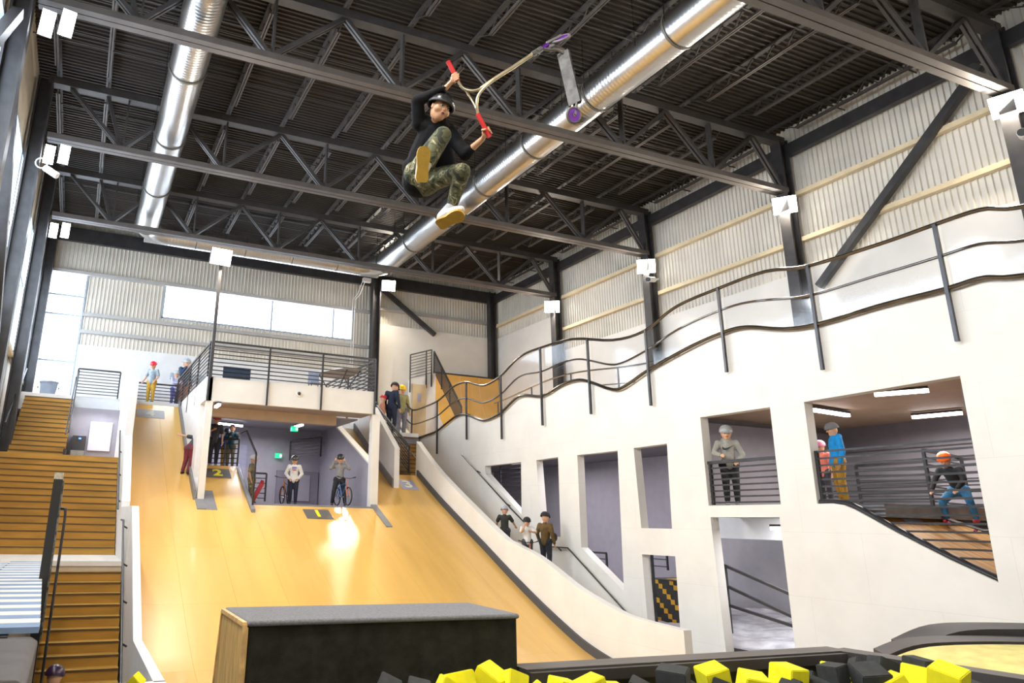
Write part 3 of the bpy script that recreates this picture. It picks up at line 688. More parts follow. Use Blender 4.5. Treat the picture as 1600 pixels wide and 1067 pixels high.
for a_ in ((1124,879),(1132,884)): p = pX(*a_,14.2); MB().bar(p, p-Vector((0,0,1.45)), .07).build('post', steel, rs)
struct('wall_soffit_room', MB().box((15.5, 12.8, -.2), (15.7, 16.0, .52)), wcool)
struct('wall_room_dark', MB().box((18.1, 5.0, FZ), (18.25, 19.3, -.2)), mat('dark_grey_wall', (.26,.25,.27), .6))
# right stairs between the ramp wall and the inner wall
steps('staircase', 'right flight of plywood stairs between the ramp wall and the white wall', 11.96, 13.48, 29.4, 3.4, 36, .32, .19)
steps('staircase', 'short brown stairs rising behind the third lane', 10.56, 11.7, 29.6, 3.9, 12, .3, .185, m=mat('stair_dark', (.20,.11,.04), .5))
handrail('steel handrail on the white wall above the stairs with three riders', [(13.42,25.32,2.55),(13.38,25.2,2.5),(13.36,21.73,.51),(13.36,20.6,-.1)], brackets=[((13.36,y,.51+(y-21.73)*.59),(13.5,y,.45+(y-21.73)*.59)) for y in (22,24)])
handrail('steel handrail on the white wall below the riders with a flat start', [(13.38,20.0,-.6),(13.38,18.7,-.6),(13.38,16.19,-2.15)], brackets=[((13.38,y,-.6-(18.7-y)*.617 if y<18.7 else -.6),(13.5,y,-.7-(max(0,18.7-y))*.617)) for y in (19.2,18.0,16.8)])
handrail('pale steel handrail rising to the left end of the wavy railing', [(12.2,31.6,4.9),(12.1,26.4,2.3)])
opl_ = mat('orange_plywood', (.82,.47,.10), .45, var=.06, scale=1)
# orange quarter pipe behind the wavy railing
struct('floor_top_end', MB().box((13.74, 24.0, 2.9), (15.72, 33.0, 3.28)).box((15.72, 24.0, 3.25), (19.5, 28.6, 3.28)), opl_)
qp = thing('quarter_pipe', 'orange plywood quarter pipe on the upper deck behind the wavy railing', 'ramp', (16, 31, 3.3))
opl = mat('orange_plywood', (.82,.47,.10), .45, var=.06, scale=1)
qpts = [(28.6+4.0*math.sin(a), 3.28+3.9*(1-math.cos(a))) for a in [math.pi/2*k/12 for k in range(13)]]
for xa, xb in ((15.72,16.5),(16.51,17.2),(17.21,18.3),(18.31,19.45)):
    q = MB()
    for y, z in qpts: q.v += [(xa, y, z), (xb, y, z)]
    for k in range(12): a = 2*k; q.f.append((a, a+1, a+3, a+2))
    q.smooth = True; q.build('plywood_panel', opl, qp, fix=False)
MB().prism([[(28.6,3.26)]+[(y,z-.02) for y,z in qpts]+[(32.9,7.16),(32.9,3.26)]], (3.73,0,0), org=(15.72,0,0)).build('body', wcool, qp)
MB().box((15.72,32.55,7.17),(19.45,32.65,7.24)).build('coping', railm, qp)
struct('wall_top_room', MB().box((14.3, 32.3, 3.3), (15.70, 32.45, 6.65)).prism([[(14.3,6.65),(15.7,6.65),(15.7,7.1)]], (0,.15,0), org=(0,32.3,0), ax=(1,0,0)), wcool)
struct('door_2', MB().box((14.43, 32.22, 3.4), (15.15, 32.3, 6.45)), mat('door_wood', (.62,.50,.30), .5))
tag(MB().box((14.7,32.2,5.6),(14.87,32.22,6.0)).build('paper_notice', pale), 'small bluish notice on the wooden door behind the wavy railing', 'notice')
railing('railing', 'black railing panel high above the wooden door at the back', [(14.3,32.25,6.62),(15.45,32.25,7.0)], 1.25, 9, [0,.75,1], drop=.6)
railing('railing', 'black railing seen end-on beside the orange quarter pipe', [(15.7,32.5,7.15),(15.7,29.6,4.0)], 1.1, 9, [0,.3,.6,1])
# beam of the left stair guard and small things
struct('trim_back_duct_cover', MB().box((3.2, YB-.35, 5.75), (8.0, YB-.06, 6.0)), mat('alu_trim', (.40,.46,.52), .4))
o = thing('fixed_camera', 'small white dome camera on the platform fascia', 'camera', (6.35, 23.22, 3.95))
MB().tube([(6.35,23.3,3.95),(6.35,23.24,3.95)], .1, 16).build('base_plate', white, o); MB().ball((6.35,23.23,3.95), .055).build('dome', black, o)
o = thing('mesh_screen', 'dark blue padded sheet hung on the platform railing', 'banner', (4.2, 23.3, 4.5))
MB().box((3.85,23.30,4.24),(4.72,23.34,4.62)).build('sheet', mat('navy_sheet', (.03,.06,.12), .7), o)
for z in (4.36,4.5): MB().box((3.85,23.285,z),(4.72,23.30,z+.02)).build('seam', mat('navy_sheet', (.03,.06,.12), .7), o)
def exit_sign(p, label):
    p = Vector(p); o = thing('exit_sign', label, 'sign', p, 'green exit signs')
    MB().box(p+Vector((-.13,-.03,-.09)), p+Vector((.13,.03,.09))).build('housing', mat('green_glow', (.02,.6,.25), .4, emit=(.02,.8,.3), strength=1.2), o)
    MB().box(p+Vector((.04,-.035,-.05)), p+Vector((.12,-.03,.05))).build('symbol', mat('sign_white', (.9,1,.95), .4, emit=(.8,1,.9), strength=2), o)
exit_sign(pY(460,670,26.3), 'green exit sign hanging under the platform by the small light')
exit_sign(pY(435,712,29.0), 'green exit sign above the door behind the person in white')
# table folded on platform
o = thing('folding_table', 'folding table with dark legs at the right end of the platform', 'table', (7.9, 24.6, 4.2))
MB().prism([[(7.3,25.9),(8.9,25.9),(8.9,24.1),(8.1,24.1)]], (0,0,.05), org=(0,0,5.12), ax=(1,0,0), ay=(0,1,0)).build('table_top', mat('table_top', (.42,.38,.36), .5), o)
for a, b in (((7.7,25.6,5.12),(7.9,24.6,4.2)),((8.3,24.2,5.12),(8.2,25.2,4.2)),((8.8,24.2,5.12),(8.4,25.2,4.2)),((8.7,25.7,5.12),(8.8,24.6,4.2))): MB().bar(a,b,.03).build('leg', railm, o)
o = thing('office_chair', 'small pale plastic chair beside the folding table on the platform', 'chair', (7.5, 25, 4.2))
MB().box((7.15,24.7,4.62),(7.55,25.1,4.66)).build('seat', mat('chair_blue', (.30,.36,.50), .5), o); MB().box((7.15,25.08,4.66),(7.55,25.12,5.1)).build('backrest', MATS['chair_blue'], o)
for x in (7.18,7.52):
    for y in (24.73,25.07): MB().bar((x,y,4.62),(x,y,4.2),.025).build('leg', railm, o)
# trash bin on the top landing
o = thing('trash_bin', 'grey plastic bin at the top of the left stairs by the bright window', 'bin', (-1.45, 31.2, 4.25))
MB().tube([(-1.45,31.2,4.25),(-1.45,31.2,4.85)], [.26,.33], 20).build('body', mat('bin_grey', (.25,.28,.33), .5), o); MB().tube([(-1.45,31.2,4.83),(-1.45,31.2,4.89)], .36, 20).build('rim', MATS['bin_grey'], o)
MB().box((-1.85,31.1,4.62),(-1.78,31.3,4.68)).box((-1.12,31.1,4.62),(-1.05,31.3,4.68)).build('handles', MATS['bin_grey'], o)
# security cameras
def seccam(p, label):
    p = Vector(p); o = thing('security_camera', label, 'camera', p, 'bullet security cameras')
    MB().tube([p, p+Vector((-.42,-.16,-.1))], .1, 14).build('body', wcool, o)
    MB().tube([p+Vector((-.42,-.16,-.1)), p+Vector((-.47,-.18,-.112))], .085, 14).build('lens', black, o)
    MB().bar(p, p+Vector((.3,.1,.1)), .07).build('mount', wcool, o)
seccam(pX(1022,437,18.9), 'white security camera under the floodlight on the right wall')
seccam(pX(1600,212,18.9), 'security camera cut by the right picture edge below the glaring light')
p = pY(70,262,20.7); o = thing('security_camera', 'white security camera with coiled cable on the left wall column', 'camera', p, 'bullet security cameras')
MB().tube([p, Vector(p)+Vector((.35,-.1,-.22))], .09, 14).build('body', wcool, o)
MB().tube([Vector(p)+Vector((-.1+.15*math.cos(a),0,.12+.15*math.sin(a))) for a in [k*math.pi/6 for k in range(13)]], .02, 6).build('cable_coil', wcool, o)
p = pY(573,438,32.3); o = thing('junction_box', 'pale junction box with hanging conduits at the back wall', 'box', p)
MB().box(Vector(p)+Vector((-.2,-.1,-.1)), Vector(p)+Vector((.2,.1,.1))).build('box', wcool, o)
for s in (0,.12): MB().tube([Vector(p)+Vector((-.1-s,0,-.1)), Vector(p)+Vector((-.25-s,.2,-.7)), Vector(p)+Vector((-.35-s,.6,-.9)), Vector(p)+Vector((-.35-s,.6,-5.2))], .02, 6).build('conduit', wcool, o)
# ================================================================== foreground
RZ = -1.1
# vault box
vb = thing('vault_box', 'dark carpeted vault box with wooden end panel and grey top', 'box', (2.35, 6.0, -2.6))
MB().prism([[(5.6,-.72),(6.42,-.72),(6.6,-2.6),(5.6,-2.6)]], (2.2,0,0), org=(1.27,0,0)).build('body', carpet, vb)
q = MB(); 
for k in range(1): q.box((1.25,5.57,-.735),(3.49,6.45,-.695))
o = q.build('top_cover', carpetl, vb); bv = o.modifiers.new('b','BEVEL'); bv.width=.03; bv.segments=3
MB().prism([[(5.58,-.74),(6.44,-.74),(6.85,-2.6),(5.58,-2.6)]], (.03,0,0), org=(1.23,0,0)).build('wood_end', mat('vault_wood', (.55,.36,.13), .5, var=.25, scale=5, stretch=(1,6,.7)), vb)
MB().bar((1.235,5.59,-.72),(1.235,6.43,-.72),.03).bar((1.235,6.43,-.72),(1.235,6.85,-2.6),.03).bar((1.235,5.59,-.72),(1.235,5.59,-2.6),.03).build('wood_edge', plye, vb)
tag(MB().box((1.2,5.55,-3.5),(3.5,6.9,-2.6)).build('box_plinth', black), 'black plinth under the dark carpeted vault box', 'plinth')
# foam pit edge rails
brn = mat('pit_rail_vinyl', (.04,.034,.034), .55, var=.2, scale=2)
brn2 = mat('pit_rail_stripe', (.07,.062,.06), .55, var=.2, scale=2, stretch=(.5,8,8))
o = thing('pit_rail', 'dark padded rail along the far edge of the foam pit', 'rail', (5.3, 5.55, RZ))
MB().box((3.5,5.50,-1.17),(7.2,5.75,-1.10)).build('top_pad', brn2, o)
MB().box((3.5,5.44,-1.20),(7.2,5.50,-1.115)).build('front_pad', brn, o); MB().box((3.5,5.5,-3.5),(7.2,5.7,-1.17)).build('pit_wall', black, o)
o = thing('pit_rail', 'dark padded rail along the right edge of the foam pit', 'rail', (7.2, 4.6, RZ))
q = MB().bar((7.18,5.62,-1.14),(7.75,2.6,-1.16),.26,.08); q.build('top_pad', brn, o); MB().bar((7.2,5.6,-2.3),(7.75,2.6,-2.3),.12,2.25).build('pit_wall', black, o)
# opened landing mat
mt_ = thing('landing_mat', 'yellow foam landing mat with its black cover peeled back at right', 'mat', (9, 4.6, -1.3))
fo = mat('cream_foam', (.72,.62,.22), .8, var=.12, scale=5, bump=.3, bscale=12)
def rib(pts, wd, h, name, m):
    pts = smoothpts(pts, 5); q = MB()
    for i, p in enumerate(pts):
        q.v += [(p[0], p[1], p[2]), (p[0]+wd[0], p[1]+wd[1], p[2]+wd[2]), (p[0]+wd[0], p[1]+wd[1], p[2]+wd[2]-h), (p[0], p[1], p[2]-h)]
    for k in range(len(pts)-1):
        a = 4*k
        for j in range(4): q.f.append((a+j, a+(j+1) % 4, a+4+(j+1) % 4, a+4+j))
    e = 4*(len(pts)-1); q.f += [(3,2,1,0),(e,e+1,e+2,e+3)]; q.smooth = True
    return q.build(name, m, mt_)
rib([(7.55,5.35,-1.16),(8.0,5.25,-1.06),(8.8,5.0,-1.03),(9.8,4.7,-1.05)], (-.05,-1.3,-.10), .3, 'foam_layer', fo)
rib([(7.55,5.38,-1.14),(8.0,5.3,-1.04),(8.8,5.05,-1.01),(9.8,4.75,-1.03)], (.3,.35,.0), .3, 'cover_layer', brn)
rib([(8.3,5.55,-1.12),(8.9,5.5,-.98),(9.6,5.3,-.95),(10.6,5.0,-.96)], (.3,.5,.0), .4, 'cover_flap', brn)
MB().box((7.5,3.6,-3.4),(10.4,5.9,-1.36)).build('base', black, mt_)
# grey rounded pad bottom left
gp = thing('grey_pad', 'grey rounded foam pad at the bottom left corner', 'pad', (-.35, 7.0, -1.3))
q = MB(); pr_ = [(-1.2,-1.35),(-1.2,-1.12),(-.8,-1.05),(-.45,-1.02),(-.18,-1.025),(-.12,-1.065),(-.12,-2.6),(-1.2,-2.6)]
q.prism([pr_], (0,1.9,0), org=(0,5.7,0), ax=(1,0,0)); o = q.build('pad', padm, gp); bv = o.modifiers.new('b','BEVEL'); bv.width=.02; bv.segments=2
MB().box((-.7,5.75,-3.55),(-.15,7.55,-2.6)).build('base', black, gp)
# foam cubes
yc, bc = mat('yellow_foam', (.88,.80,.01), .85, var=.04, bump=.15, bscale=60), mat('black_foam', (.030,.033,.034), .85, var=.2, bump=.2, bscale=60)
cubes = [(720,1075,47,-.2,0,'y'),(700,1083,40,.5,1,'y'),(765,1068,46,.5,0,'y'),(800,1072,38,.35,1,'y'),(795,1090,50,-.3,0,'b'),(604,1080,36,.4,0,'b'),(652,1084,36,.2,1,'b'),(840,1090,34,.6,0,'y'),(880,1083,40,.2,0,'y'),(925,1080,40,-.35,1,'y'),
 (1052,1068,46,.05,0,'b'),(1115,1062,40,-.25,0,'y'),(1135,1088,44,.3,1,'b'),(1177,1074,40,.15,0,'y'),(1232,1062,42,.05,0,'y'),(1240,1085,36,.7,1,'b'),(1268,1066,30,.3,0,'b'),(1303,1056,34,-.1,1,'b'),(1308,1066,44,.06,0,'y'),(1350,1058,44,.45,0,'b'),(1360,1066,46,-.1,1,'b'),
 (1345,1085,46,.3,0,'y'),(1398,1078,40,-.5,1,'y'),(1378,1046,32,.4,0,'b'),(1440,1068,44,.35,0,'y'),(1437,1047,36,.05,0,'b'),(1482,1066,46,-.2,1,'y'),(1000,1090,44,.4,0,'b'),(960,1092,40,.1,0,'y'),(212,1066,20,.75,0,'y'),(1530,1090,40,.3,0,'b'),(1085,1092,40,.5,0,'b'),(1200,1094,40,.2,0,'y'),(1290,1090,42,.5,1,'b')]
names = {}
pos_lab = ['yellow foam cube in the pit beside the vault box, left of the tallest', 'low yellow foam cube at the foot of the vault box', 'tallest yellow foam cube in front of the vault box', 'yellow foam cube leaning right in front of the vault box corner', 'black foam cube under the tall yellow one', 'black foam cube at the left end of the pit', 'second black foam cube from the left in the pit', 'small yellow tip of a foam cube right of the vault box', 'yellow foam cube with flat top right of the vault box', 'yellow foam cube tilted left right of the vault box',
 'large black foam cube standing below the ramp wall end', 'yellow foam cube tilted beside the large black one', 'black foam cube below the tilted yellow one', 'yellow foam cube showing a slanted edge mid pit', 'upright yellow foam cube below the doorway with the airbag', 'black foam tip between two yellow cubes', 'dark foam cube right of the upright yellow one', 'dark foam cube half hidden behind yellow near the rail', 'yellow foam cube with clean square front near the rail corner', 'black foam cube touching the rail corner', 'large black foam cube below the rail corner', 'low yellow foam cube spread under the black ones', 'orange-tinged yellow foam cube leaning against a black one', 'black foam cube right of the rail corner', 'yellow foam cube with bright top right of the middle', 'flat dark foam cube behind the bright yellow ones', 'rightmost yellow foam cube by the right rail', 'dark foam cube low in the middle of the pit', 'low yellow foam cube in the middle of the pit', 'small yellow foam corner by the white ledge at left', 'dark foam cube at the far right of the pit', 'dark foam cube low beneath the ramp wall end', 'low yellow foam cube near the bottom edge', 'dark foam cube low beneath the rail corner']
rng = random.Random(3)
cube_me = {}
for c in 'yb':
    import bmesh
    b = bmesh.new(); bmesh.ops.create_cube(b, size=1); bmesh.ops.bevel(b, geom=b.edges[:], offset=.035, segments=2, affect='EDGES')
    me = bpy.data.meshes.new('foam_cube'); b.to_mesh(me); b.free(); me.materials.append(yc if c == 'y' else bc); cube_me[c] = me
for i, (x, y, s, rz_, tl, c) in enumerate(cubes):
    Y = (5.0 if y > 1055 else 5.15) - max(0, (x-1280)/230*.8)
    if c == 'y' and i == 29: Y = 10.0
    p = pY(x, y, Y-.1*tl); sz = s*(p.dot(fw))/FP*.98
    o = bpy.data.objects.new('foam_cube', cube_me[c]); C.objects.link(o); o.location = p; o.scale = (sz, sz, sz)
    o.rotation_euler = (rng.uniform(-.35,.35), rz_, YAW*-1+rng.uniform(-.6,.6))
    tag(o, pos_lab[i], 'foam cube', 'yellow foam cubes in the pit' if c == 'y' else 'dark foam cubes in the pit')
# cubes beneath, so that the pit is filled
q = MB()
pitf = bpy.data.objects.new('foam_cubes', None)
q = MB()
for k in range(160):
    x, y = rng.uniform(1.0,7.4), rng.uniform(2.2,5.3); s = .1; cz = -1.78+rng.uniform(-.08,.06)-.04*(5-y)
    R_ = Matrix.Rotation(rng.uniform(0,3),3,'X') @ Matrix.Rotation(rng.uniform(0,3),3,'Z'); n = len(q.v)
    for i in (-1,1):
        for j in (-1,1):
            for l in (-1,1): q.v.append(tuple(Vector((x,y,cz))+R_@Vector((i*s,j*s,l*s))))
    q.f += [(n+a,n+b_,n+c_,n+d_) for a,b_,c_,d_ in ((0,1,3,2),(4,6,7,5),(0,4,5,1),(2,3,7,6),(0,2,6,4),(1,5,7,3))]
q.box((-.1,1.0,-3.4),(7.4,5.4,-1.95))
tag(q.build('foam_pit_fill', bc), 'dark foam cubes filling the pit below the visible ones', 'foam cubes', kind='stuff')
# airbag with wrinkles
ab = MB(); nx, ny = 44, 50; from_ = []
for i in range(nx+1):
    for j in range(ny+1):
        x = 13.8+4.0*i/nx; y = 8.6+9.5*j/ny
        z = -2.45+.1*(x-13.8)+.05*math.sin(x*3+math.sin(y*2))*math.sin(y*2.4+x)+.018*math.sin(9*x+5*y)+.012*rng.uniform(-1,1)
        ab.v.append((x, y, z))
for i in range(nx):
    for j in range(ny): a = i*(ny+1)+j; ab.f.append((a, a+ny+1, a+ny+2, a+1))
ab.smooth = True
tag(ab.build('airbag', mat('silver_sheet', (.48,.47,.49), .25, var=.2, bump=.4, bscale=8), fix=False), 'crumpled silver grey airbag cover inside the doorway opening', 'airbag')
# checkered boxes
cb = thing('checkered_box', 'black and yellow checkered padded box in the narrow doorway', 'box', (15, 18, -1.9))
ck = mat('check_yellow', (.55,.30,.02), .5)
cy0, cy1 = pX(1066,930,15.0).y, pX(1012,900,15.0).y; ct = pX(1018,903,15.0).z; cbz = pX(1030,968,15.0).z-.3
MB().box((15.0,cy0,cbz),(16.6,cy1,ct-.02)).box((14.97,cy0,ct-.02),(16.6,cy1,ct)).build('body', black, cb)
dy = (cy1-cy0)/9; dz_ = (ct-cbz)/11
for a in range(9):
    for b_ in range(11):
        if (a-b_//1) % 4 in (0,1) and (a+b_) % 2 == 0 or (a-b_) % 4 == 0: MB().box((14.985,cy0+dy*a,cbz+dz_*b_),(15.0,cy0+dy*(a+1),cbz+dz_*(b_+1))).build('yellow_patch', ck, cb)
MB().box((15.2,cy0+.3,ct),(15.9,cy1-.5,ct+.012)).build('yellow_patch', ck, cb)
struct('trim_opening_edge', MB().box((13.74, w2(1013,985)[0]-.03, -3.5), (13.8, w2(1013,985)[0]+.02, -.63)), black)
# ================================================================== people
BAKE = []
def capmesh(parts, seg=12):
    q = MB()
    for p in parts:
        if p[0] == 'c':
            _, a, b, ra, rb = p; a, b = Vector(a), Vector(b); d = b-a; L = d.length
            if L < 1e-5: q.ball(a, ra, seg, 8); continue
            d /= L; pts, rr = [], []
            for k in range(5): t = math.pi/2*(1-k/4); pts.append(a-d*ra*math.sin(t)*.999); rr.append(max(ra*math.cos(t), .0008))
            for k in range(5): t = math.pi/2*k/4; pts.append(b+d*rb*math.sin(t)*.999); rr.append(max(rb*math.cos(t), .0008))
            q.tube(pts, rr, seg)
        else:
            _, c, r3, R = p; q.ball(c, 1, seg+4, seg, sc3=r3, rot=R)
    return q
def blob(name, parts, m, parent, vox, sm=3, seg=12):
    o = capmesh(parts, seg).build(name, m, parent)
    r = o.modifiers.new('r', 'REMESH'); r.mode = 'VOXEL'; r.voxel_size = vox; r.use_smooth_shade = True
    if sm: s = o.modifiers.new('s', 'SMOOTH'); s.iterations = sm; s.factor = .5
    BAKE.append(o); return o
def bake_all():
    for o in bpy.data.objects:
        if o.type == 'FONT': BAKE.append(o)
    dg = bpy.context.evaluated_depsgraph_get()
    new = [(o, bpy.data.meshes.new_from_object(o.evaluated_get(dg))) for o in BAKE]
    for o, me in new:
        if o.type == 'FONT':
            n = bpy.data.objects.new(o.name+'_mark', me); C.objects.link(n); n.parent = o.parent; n.location = o.location; n.rotation_euler = o.rotation_euler
            bpy.data.objects.remove(o); n.name = 'digit'; continue
        o.modifiers.clear(); o.data = me; me.name = o.name; me.shade_smooth()
def cap(a, b, ra, rb=None): return ('c', a, b, ra, ra if rb is None else rb)
def ell(c, r3, R=None): return ('e', c, r3, R or Matrix.Identity(3))
def person(label, foot, H, yaw=0, top=(.1,.1,.1), legs=(.05,.05,.06), shoe=(.04,.04,.04), helmet=None, hair=None, pose=None, short=False, hs=1.15, hood=False, rough=.8, shorts=False, face=True, skin=None, yawabs=None, cap_=False, shin=None, legmat=None):
    foot = Vector(foot); P = dict(pel=(0,0,.52), wai=(0,0,.60), che=(0,0,.73), nec=(0,0,.825), hea=(0,.02,.915),
        shR=(.105,0,.79), shL=(-.105,0,.79), elR=(.145,-.01,.63), elL=(-.145,-.01,.63), wrR=(.15,.04,.485), wrL=(-.15,.04,.485),
        hiR=(.055,0,.51), hiL=(-.055,0,.51), knR=(.06,.015,.285), knL=(-.06,.015,.285), anR=(.06,-.01,.05), anL=(-.06,-.01,.05))
    P.update(pose or {})
    if yawabs is None:
        h = Vector((-foot.x, -foot.y, 0)).normalized(); h = Matrix.Rotation(math.radians(yaw), 3, 'Z') @ h
    else: h = Matrix.Rotation(math.radians(yawabs), 3, 'Z') @ Vector((0,1,0))
    rx = h.cross(Vector((0,0,1))); R = Matrix((rx, h, Vector((0,0,1)))).transposed()
    J = {k: foot + R @ (Vector(v)*H) for k, v in P.items()}
    t = thing('person', label, 'person', foot)
    sk = skin or skinm; s = H; v = .011*H
    hd = (J['hea']-J['nec']).normalized(); hf = h; side = hf.cross(hd).normalized(); hf = hd.cross(side); HR = Matrix((side, hf, hd)).transposed()
    hc = J['hea']; hr = .062*hs*s
    def feet(sd):
        a = J['an'+sd]; f = h; return a, a+f*.10*s-Vector((0,0,.025*s))
    body = [cap(J['pel'], J['che'], .07*s, .075*s), cap(J['che'], J['nec'], .05*s, .032*s), cap(J['nec'], hc, .033*s, .035*s), ell(hc, (hr*.86, hr, hr*1.18), HR),
            cap(hc+hf*hr*.3-hd*hr*.6, hc+hf*hr*.45-hd*hr*.8, hr*.45), cap(hc+hf*hr*.9, hc+hf*hr*1.08-hd*hr*.2, hr*.13, hr*.18)]
    for sd, sg in (('R',1),('L',-1)):
        body += [cap(J['che'], J['sh'+sd], .05*s, .036*s), cap(J['sh'+sd], J['el'+sd], .03*s, .024*s), cap(J['el'+sd], J['wr'+sd], .024*s, .017*s), ell(hc+side*(sg*hr*.86), (hr*.12, hr*.2, hr*.28), HR),
                 cap(J['pel'], J['hi'+sd], .06*s, .05*s), cap(J['hi'+sd], J['kn'+sd], .045*s, .032*s), cap(J['kn'+sd], J['an'+sd], .03*s, .02*s)]
        w_ = J['wr'+sd]; d = (w_-J['el'+sd]).normalized(); hx = d.cross(h).normalized() if abs(d.dot(h)) < .95 else d.cross(Vector((0,0,1))).normalized(); n_ = hx.cross(d)
        pc = w_+d*.028*s; body.append(ell(pc, (.021*s, .012*s, .03*s), Matrix((hx, n_, d)).transposed()))
        for k, L in enumerate((.036,.042,.039,.03)):
            b0 = w_+d*.05*s+hx*((k-1.5)*.0105*s); b1 = b0+d*L*.5*s; b2 = b1+(d*.8+n_*.5)*L*.5*s; body += [cap(b0, b1, .0062*s), cap(b1, b2, .006*s, .005*s)]
        body.append(cap(w_+d*.015*s-hx*.015*s, w_+d*.04*s-hx*.032*s+n_*.01*s, .007*s, .006*s))
    blob('body', body, sk, t, v*.75, 2)
    tm = mat('cloth_%.2f_%.2f_%.2f' % tuple(top), top, rough, var=.12, scale=12); lm = legmat or mat('cloth_%.2f_%.2f_%.2f' % tuple(legs), legs, rough, var=.15, scale=12)
    sh = [cap(J['pel']+Vector((0,0,.0)), J['wai'], .088*s, .082*s), cap(J['wai'], J['che'], .082*s, .086*s), cap(J['che'], lerp(J['che'], J['nec'], .75), .08*s, .05*s)]
    for sd in 'RL':
        sh += [cap(J['che']+(J['sh'+sd]-J['che'])*.3, J['sh'+sd], .062*s, .044*s)]
        if short: sh += [cap(J['sh'+sd], lerp(J['sh'+sd], J['el'+sd], .75), .044*s, .042*s)]
        else: sh += [cap(J['sh'+sd], J['el'+sd], .044*s, .036*s), cap(J['el'+sd], lerp(J['el'+sd], J['wr'+sd], .93), .036*s, .028*s)]
    if hood: sh += [cap(J['nec']-h*.035*s+rx*.03*s, J['nec']-h*.035*s-rx*.03*s, .04*s), cap(J['nec']+h*.02*s-Vector((0,0,.02*s)), J['nec']-h*.02*s, .045*s)]
    sobj = blob('hoodie' if hood else 'shirt', sh, tm, t, v, 3)
    lg = [cap(J['hiL'], J['hiR'], .074*s), cap(J['pel'], J['pel']+Vector((0,0,.03*s)), .078*s)]
    for sd in 'RL':
        e = J['kn'+sd] if shorts else lerp(J['kn'+sd], J['an'+sd], .9)
        lg += [cap(J['hi'+sd], J['kn'+sd], .064*s, .047*s)] + ([] if shorts else [cap(J['kn'+sd], e, .047*s, .036*s)])
    blob('shorts' if shorts else 'trousers', lg, lm, t, v, 3)
    sm_ = mat('shoe_%.2f_%.2f_%.2f' % tuple(shoe), shoe, .6)
    for sd in 'RL':
        a, b = feet(sd); blob('shoe', [cap(a-h*.02*s-Vector((0,0,.02*s)), b, .03*s, .024*s), cap(a, a-Vector((0,0,.02*s)), .026*s, .03*s)], sm_, t, v*.9, 2)
    if face:
        for sg in (-1, 1):
            MB().ball(hc+hf*hr*.90+side*(sg*hr*.34)+hd*hr*.08, hr*.11, 8, 6).build('eye', mat('eye_dark', (.02,.015,.01), .3), t)
        MB().ball(hc+hf*hr*.86-hd*hr*.55, hr*.2, 8, 6, sc3=(1,.5,.35), rot=HR).build('mouth', mat('lips', (.40,.12,.10), .5), t)
    if hair:
        blob('hair', [ell(hc+hd*hr*.25-hf*hr*.2, (hr*1.0, hr*1.02, hr*1.1), HR)], mat('hair_%.2f_%.2f' % tuple(hair[:2]), hair, .7), t, v*.9, 1)
    if helmet:
        q = MB().ball(hc+hd*hr*.32-hf*hr*.06, hr*1.28, 18, 8, sc3=(.93,1.08,.98), zmin=-.12, rot=HR)
        ho = q.build('beanie' if cap_ == 'beanie' else ('cap' if cap_ else 'helmet'), mat('helmet_%.2f_%.2f_%.2f' % tuple(helmet), helmet, .3 if not cap_ else .8), t, fix=False)
        if not cap_:
            for sg in (-1, 1): MB().bar(hc+side*(sg*hr*.95)+hd*hr*.2, hc+hf*hr*.35-hd*hr*1.15+side*(sg*hr*.15), hr*.12).build('chin_strap', black, t)
            for k in (-1, 0, 1): MB().bar(hc+hd*hr*1.42+side*(k*hr*.4)+hf*hr*.45-hd*hr*.1*abs(k), hc+hd*hr*1.42+side*(k*hr*.4)-hf*hr*.5-hd*hr*.1*abs(k), hr*.1).build('vent', black, ho) if False else None
        elif cap_ == 'brim': MB().box((0,0,0),(0,0,0)).quad(hc+hf*hr*1.0+side*hr*.7+hd*hr*.35, hc+hf*hr*1.9+side*hr*.5+hd*hr*.2, hc+hf*hr*1.9-side*hr*.5+hd*hr*.2, hc+hf*hr*1.0-side*hr*.7+hd*hr*.35).build('brim', mat('helmet_%.2f_%.2f_%.2f' % tuple(helmet), helmet, .8), t)
    t['_j'] = 0; del t['_j']
    return t, J, sobj, R
def putY(px, ytop, Y, zf):
    p = pY(px, ytop, Y); return Vector((p.x, Y, zf)), p.z-zf
def putX(px, ytop, X, zf):
    p = pX(px, ytop, X); return Vector((X, p.y, zf)), p.z-zf
camo = mat('camouflage', (.06,.06,.03), .85, scale=6)
def make_camo(m, sc_=9):
    nt = m.node_tree; rp = next(n for n in nt.nodes if n.type == 'VALTORGB'); nz = next(n for n in nt.nodes if n.type == 'TEX_NOISE')
    nz.inputs['Scale'].default_value = sc_; nz.inputs['Detail'].default_value = 2; nz.inputs['Distortion'].default_value = .8
    cr = rp.color_ramp; cr.interpolation = 'CONSTANT'
    for e in list(cr.elements)[1:]: cr.elements.remove(e)
    cr.elements[0].position = 0; cr.elements[0].color = (.025,.028,.018,1)
    for ps, c in ((.42,(.10,.10,.045,1)),(.52,(.05,.055,.025,1)),(.56,(.17,.155,.08,1)),(.63,(.42,.38,.24,1)),(.67,(.09,.09,.04,1))): e = cr.elements.new(ps); e.color = c
make_camo(camo, 11)
